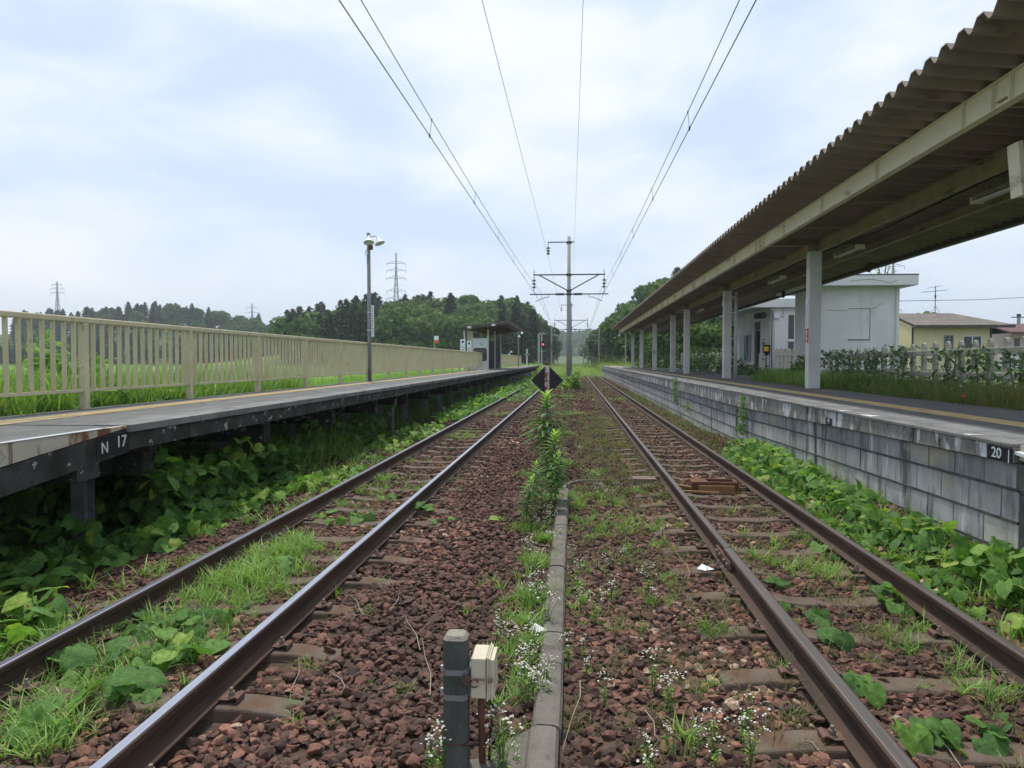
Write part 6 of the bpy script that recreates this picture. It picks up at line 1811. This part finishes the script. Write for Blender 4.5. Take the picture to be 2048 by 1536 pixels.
for i, (px_, py_, D, hh, lab) in enumerate(((1668, 712, 20.5, 1.25, 'dark broad-leaved dahlia nearest the white building'), (1745, 718, 19, 1.2, 'dark broad-leaved dahlia behind the long grass'), (1800, 712, 17.5, 1.3, 'dahlia whose leaves hide the fence rail at the building corner'),
                                        (1900, 722, 15.5, 1.2, 'broad-leaved dahlia before the yellow house'), (1960, 715, 14.5, 1.25, 'dark dahlia in front of the fence near a white bloom'), (2030, 735, 13, 1.15, 'broad-leaved dahlia at the frame edge'), (1700, 725, 20, 1.0, 'short dahlia between the two by the white building'))):
    c = gd(px_, 760, D)
    t = thing('dahlia', lab, 'garden plant', (c.x, c.y, .78), 'dahlias along the picket fence')
    n = 200; h = hh * .92
    th = RNG.uniform(0, 6.28, n); rr = RNG.uniform(.05, .5, n); zz = RNG.uniform(.25, 1, n) * h
    P = np.stack([np.cos(th) * rr, np.sin(th) * rr, zz], 1)
    V, F, r_ = leaves(SL, P, RNG.uniform(.08, .17, n), np.clip(RNG.normal(.5, .25, n), 0, 1), tilt=.6); link('leaves', npmesh('leaves', V, F, r_, 'dahlia'), t)
    g = G()
    for k in range(4):
        g.tube([(0, 0, 0), (math.cos(k * 1.7) * .15, math.sin(k * 1.7) * .15, h * .9)], .008, 5)
    so = obj('stems', g, 'stem', None); so.parent = t
for px_, py_, D, m, lab in ((1932, 763, 13.5, 'petal', 'single white bloom standing in the flower bed'), (1921, 772, 13, 'petal', 'small white bloom below the larger white one'), (1928, 792, 10.5, 'flowerred', 'single red-orange bloom low in the flower bed'), (1790, 772, 16, 'petal', 'pale bloom in the middle of the flower bed')):
    p = gd(px_, py_, D); t = thing('garden_flower', lab, 'flower', (p.x, p.y, .78))
    g = G(); g.lathe([(.008, -.014), (.03, -.004), (.027, .01), (.008, .014)], p, 12, axis=Vector((-.3, -.8, .5))); obj('bloom', g, m, t)
    g = G(); g.tube([(p.x, p.y, .78), p - Vector((0, 0, .01))], .004, 5); obj('stem', g, 'stem', t)
mound('roof_weed', 'sprig of weed growing from the corner of the white flat roof', (10.1, 24.0, 4.36), .35, .2, .42, 60, .1, .6, cat='weed', tpl=SL)
# shrubs by the station
for px_, D, z, rx, ry, h, m, lab in ((1510, 31.5, .9, 1.1, .8, .45, 'dahlia', 'low dark clipped shrub in front of the station wall'), (1550, 30, .9, .8, .7, .36, 'dahlia', 'low dark shrub by the short grey post'), (1480, 34, .9, .7, .9, .6, 'dahlia', 'low shrub with pinkish tips at the station corner'),
                                    (1432, 42, .85, 1.9, 1.5, 1.55, 'dahlia', 'large dark shrub left of the station building'), (1400, 50, .85, 1.3, 1.2, 1.3, 'broad', 'rounded shrub between the two middle columns'), (1326, 62, .8, 1.6, 1.4, 2.4, 'broad', 'dense shrub behind the far canopy columns'),
                                    (1292, 72, .8, 1.3, 1.3, 3.2, 'broad', 'dark upright bush at the canopy end'), (1215, 95, .7, 3, 2, 1.6, 'broadlight', 'bright bush beyond the platform end'), (1600, 24.5, .9, .35, .7, .75, 'grass', 'tuft of bright weeds at the foot of the nearest column'), (1455, 38, .85, .9, .8, 1.0, 'broadlight', 'leafy bush by the drain pipe column')):
    c = gd(px_, 740, D); mound('shrub', lab, (c.x, c.y, z), rx, ry, h, 700, .16 if D < 40 else .26, .45, m, SL, 'shrub')

# ================================================================ TREES
def broad_mesh(seed, H, W, nq, qs, mname):
    rg = np.random.default_rng(seed)
    L = 15; lob = []
    for i in range(L):
        a = rg.uniform(0, 6.28); rr = W * .5 * rg.uniform(.1, .72); zz = H * rg.uniform(.20, .84)
        sq = 1 - ((zz - H * .6) / (H * .5)) ** 2
        lob.append((math.cos(a) * rr * max(.4, sq), math.sin(a) * rr * max(.4, sq), zz, W * rg.uniform(.17, .28)))
    lob.append((0, 0, H * .82, W * .22)); lob.append((0, 0, H * .55, W * .34))
    lob = np.array(lob)
    idx = rg.integers(0, len(lob), nq)
    u = rg.normal(size=(nq, 3)); u /= np.linalg.norm(u, axis=1)[:, None]; u[:, 2] = np.where(rg.random(nq) < .7, np.abs(u[:, 2]), u[:, 2])
    k = lob[idx, 3] * rg.uniform(.78, 1.12, nq)
    P = lob[idx, :3] + u * k[:, None] * np.array([1, 1, .8])
    # face normal roughly outward
    az = np.arctan2(u[:, 1], u[:, 0]); el = np.arccos(np.clip(u[:, 2], -1, 1))
    Rm_a = el * .75 + rg.normal(0, .6, nq)
    tpl = []
    for s in range(3):
        q = np.array([(-.5, -.35, 0), (.1, -.55, .1), (.55, .1, -.05), (-.05, .5, .12)]) * rg.uniform(.8, 1.2, (4, 1))
        tpl.append((q, np.array([(0, 1, 2, 3)]), np.array([.5])))
    lr = rg.random(len(lob))
    rnd = np.clip(.12 + .5 * lr[idx] + .5 * (rg.random(nq) - .2), 0, 1)
    V, F, r_ = scatter(tpl, P, rg.normal(0, .5, nq), Rm_a, az, rg.uniform(.6, 1.3, nq) * qs, rnd=rnd, which=rg.integers(0, 3, nq))
    return npmesh('crown', V, F, r_, mname)
def cedar_mesh(seed, H, W, nq, qs, mname='cedar'):
    rg = np.random.default_rng(seed)
    f = rg.random(nq) ** .75
    f = 1 - f; f = np.clip(f, 0, 1)                     # 0 base .. 1 tip
    z = H * (.10 + .90 * f)
    lay = .82 + .18 * np.sin(z * 4.2 + rg.uniform(0, 6))
    r = (W / 2) * np.clip((1 - f), .02, 1) ** .58 * rg.uniform(.55, 1.05, nq) * lay
    az = rg.uniform(0, 6.28, nq)
    r *= 1 + .18 * np.sin(az * 3 + seed) + .12 * np.sin(az * 5 + z)
    P = np.stack([np.cos(az) * r, np.sin(az) * r, z - r * .25], 1)
    tpl = [(np.array([(-.15, -.28, 0), (.55, -.1, -.25), (.62, .12, -.28), (-.1, .3, .05)]), np.array([(0, 1, 2, 3)]), np.array([.5])),
           (np.array([(-.3, -.2, .1), (.4, -.25, -.2), (.7, .1, -.3), (.0, .25, .0)]), np.array([(0, 1, 2, 3)]), np.array([.5]))]
    V, F, r_ = scatter(tpl, P, rg.normal(0, .35, nq), rg.normal(.1, .35, nq), az, rg.uniform(.6, 1.3, nq) * qs, which=rg.integers(0, 2, nq), rnd=np.clip(rg.normal(.45, .2, nq), 0, 1))
    return npmesh('crown', V, F, r_, mname)
def trunk_mesh(H, W, seed):
    rg = np.random.default_rng(seed); g = G()
    g.tube([(0, 0, -.5), (.1, 0, H * .35), (0, .1, H * .75)], [W * .035 + .05, W * .025 + .04, .04], 7)
    for i in range(5):
        a = rg.uniform(0, 6.28); z = H * rg.uniform(.25, .5); g.tube([(0, 0, z), (math.cos(a) * W * .16, math.sin(a) * W * .16, z + H * .14), (math.cos(a) * W * .3, math.sin(a) * W * .3, z + H * .22)], [.12, .08, .03], 5)
    me = bpy.data.meshes.new('trunk'); me.from_pydata(g.v, [], g.f); me.materials.append(M['bark']); return me
TR = {'broad': [(broad_mesh(s, 10, 8.5, 1500, .85, 'broad'), trunk_mesh(10, 8, s)) for s in range(4)],
      'light': [(broad_mesh(s + 9, 9, 8.0, 1500, .8, 'broadlight'), trunk_mesh(9, 8, s)) for s in range(3)],
      'cedar': [(cedar_mesh(s, 12.0, 5.6, 1500, .8), trunk_mesh(13, 3, s)) for s in range(4)]}
def tree(kind, x, y, s, label, group, z=None):
    cm, tm = random.choice(TR[kind])
    t = bpy.data.objects.new('cedar_tree' if kind == 'cedar' else 'broadleaf_tree', None); COL.objects.link(t)
    t.location = (x, y, float(terrain(x, y)) if z is None else z); t.rotation_euler = (0, 0, random.uniform(0, 6.28)); t.scale = (s * random.uniform(.9, 1.12), s * random.uniform(.9, 1.12), s)
    props(t, label, 'tree', group)
    link('crown', cm, t); link('trunk', tm, t)
    return t
def wood(x0, x1, y0, y1, sp, pick, smin, smax, test=lambda x, y: True, gname=''):
    y = y0; row = 0
    while y <= y1:
        x = x0 + (row % 2) * sp / 2
        while x <= x1:
            xx, yy = x + random.uniform(-.32, .32) * sp, y + random.uniform(-.32, .32) * sp
            if test(xx, yy):
                kind = pick(xx, yy)
                lab = {'cedar': 'dark pointed cedar in ', 'broad': 'dark broadleaf tree in ', 'light': 'light green broadleaf tree in '}[kind] + gname
                tree(kind, xx, yy, random.uniform(smin, smax) * (1.0 if kind != 'cedar' else 1.0), lab, {'cedar': 'cedars of ', 'broad': 'dark broadleaf trees of ', 'light': 'light broadleaf trees of '}[kind] + gname)
            x += sp
        y += sp * .87; row += 1
def pickL(x, y):
    px_ = VX + FPX * x / y
    if px_ < 770:
        return 'cedar' if random.random() < .75 else 'broad'
    if px_ > 985:
        return 'cedar' if random.random() < .45 and px_ < 1070 else 'broad'
    return random.choices(['light', 'broad', 'cedar'], [.62, .28, .10])[0]
wood(-92, -9, 138, 222, 7.0, pickL, .85, 1.1, lambda x, y: (x > -.405 * y - 3) and (x < -12 or y > 140) and terrain(x, y) > -.25, 'the wooded hill behind the waiting shelter')
def pickR(x, y):
    return random.choices(['broad', 'light', 'cedar'], [.72, .2, .08])[0]
wood(11, 48, 92, 212, 7.8, pickR, .8, 1.1, lambda x, y: x > 9 + (y < 115) * 6 + (y > 170) * -.5 and x < .215 * y, 'the wooded hill beyond the station')
wood(-300, -96, 264, 306, 9.5, lambda x, y: 'cedar' if random.random() < .65 else 'broad', .8, 1.05, lambda x, y: x > -.86 * y - 8 and x < -.40 * y + 8, 'the dark wood edge closing the meadow')
wood(-345, -215, 322, 385, 8.4, lambda x, y: 'cedar' if random.random() < .9 else 'broad', .85, 1.15, lambda x, y: x > -.82 * y - 10, 'the distant ridge beyond the meadow')
wood(-215, -128, 335, 378, 8.8, lambda x, y: random.choices(['cedar', 'broad'], [.4, .6])[0], .75, 1.15, lambda x, y: True, 'the low distant wood between the two hills')
for px_, D, s, kind, lab in ((1853, 90, .85, 'light', 'small tree top peeping over the yellow house roof'), (1998, 110, .8, 'broad', 'tree seen in the gap between the yellow and pink houses'),
                             (2120, 120, .9, 'broad', 'tree behind the pink house')):
    c = gd(px_, 720, D); tree(kind, c.x, c.y, s, lab, None, z={60: -1.6, 90: 0.3, 110: -3.5, 120: -4.0}[D])
for px_, D, s, kind in ((1385, 80, .7, 'broad'), (1335, 84, .7, 'broad'), (1440, 74, .62, 'broad'), (1290, 92, .78, 'broad'), (1485, 70, .55, 'broad'), (1410, 68, .5, 'light'), (1262, 100, .85, 'broad'), (1360, 98, .85, 'broad'), (1420, 92, .8, 'broad')):
    c = gd(px_, 720, D); tree(kind, c.x, c.y, s, 'dark leafy tree shading the yard behind the canopy columns', 'trees behind the canopy columns', z=.6)

# ---- trees crowding the cutting beside the far tracks, and the far forested slope
wood(-17, -7.5, 185, 340, 7.2, lambda x, y: random.choices(['broad', 'light', 'cedar'], [.6, .2, .2])[0], .8, 1.1, lambda x, y: x < -.033 * y + 1.0 , 'the cutting beside the silver-topped track')
wood(8.5, 19, 165, 340, 7.2, lambda x, y: random.choices(['broad', 'light'], [.75, .25])[0], .75, 1.05, lambda x, y: True, 'the cutting beside the rusty track')
n = 9000
x = RNG.uniform(-260, 260, n); y = RNG.uniform(700, 900, n)
tp_ = [(np.array([(-.5, -.35, 0), (.1, -.55, .3), (.55, .1, .1), (-.05, .5, -.1)]), np.array([(0, 1, 2, 3)]), np.array([.5]))]
V, F, r_ = scatter(tp_, np.stack([x, y, terrain(x, y) + RNG.uniform(-1, 5, n)], 1), RNG.uniform(-1.2, .3, n), RNG.normal(0, .6, n), RNG.uniform(-.8, .8, n), RNG.uniform(4, 8, n), rnd=RNG.random(n))
o = link('far_forest', npmesh('far_forest', V, F, r_, 'broad')); props(o, 'hazy forested slope closing the view down the tracks', 'forest', kind='stuff')

# ================================================================ HAZE
g = G(); g.box(-1600, 1600, -80, 1700, -12, 110)
hz_m = bpy.data.materials.new('haze'); hz_m.use_nodes = True; t_ = hz_m.node_tree; t_.nodes.clear()
ou = t_.nodes.new('ShaderNodeOutputMaterial'); pv = t_.nodes.new('ShaderNodeVolumePrincipled')
pv.inputs['Color'].default_value = (.80, .87, .96, 1); pv.inputs['Density'].default_value = .00042; pv.inputs['Anisotropy'].default_value = .2
t_.links.new(pv.outputs[0], ou.inputs['Volume'])
M['haze'] = hz_m
HAZE = True
if HAZE:
    props(obj('haze', g, 'haze', None), kind='stuff')
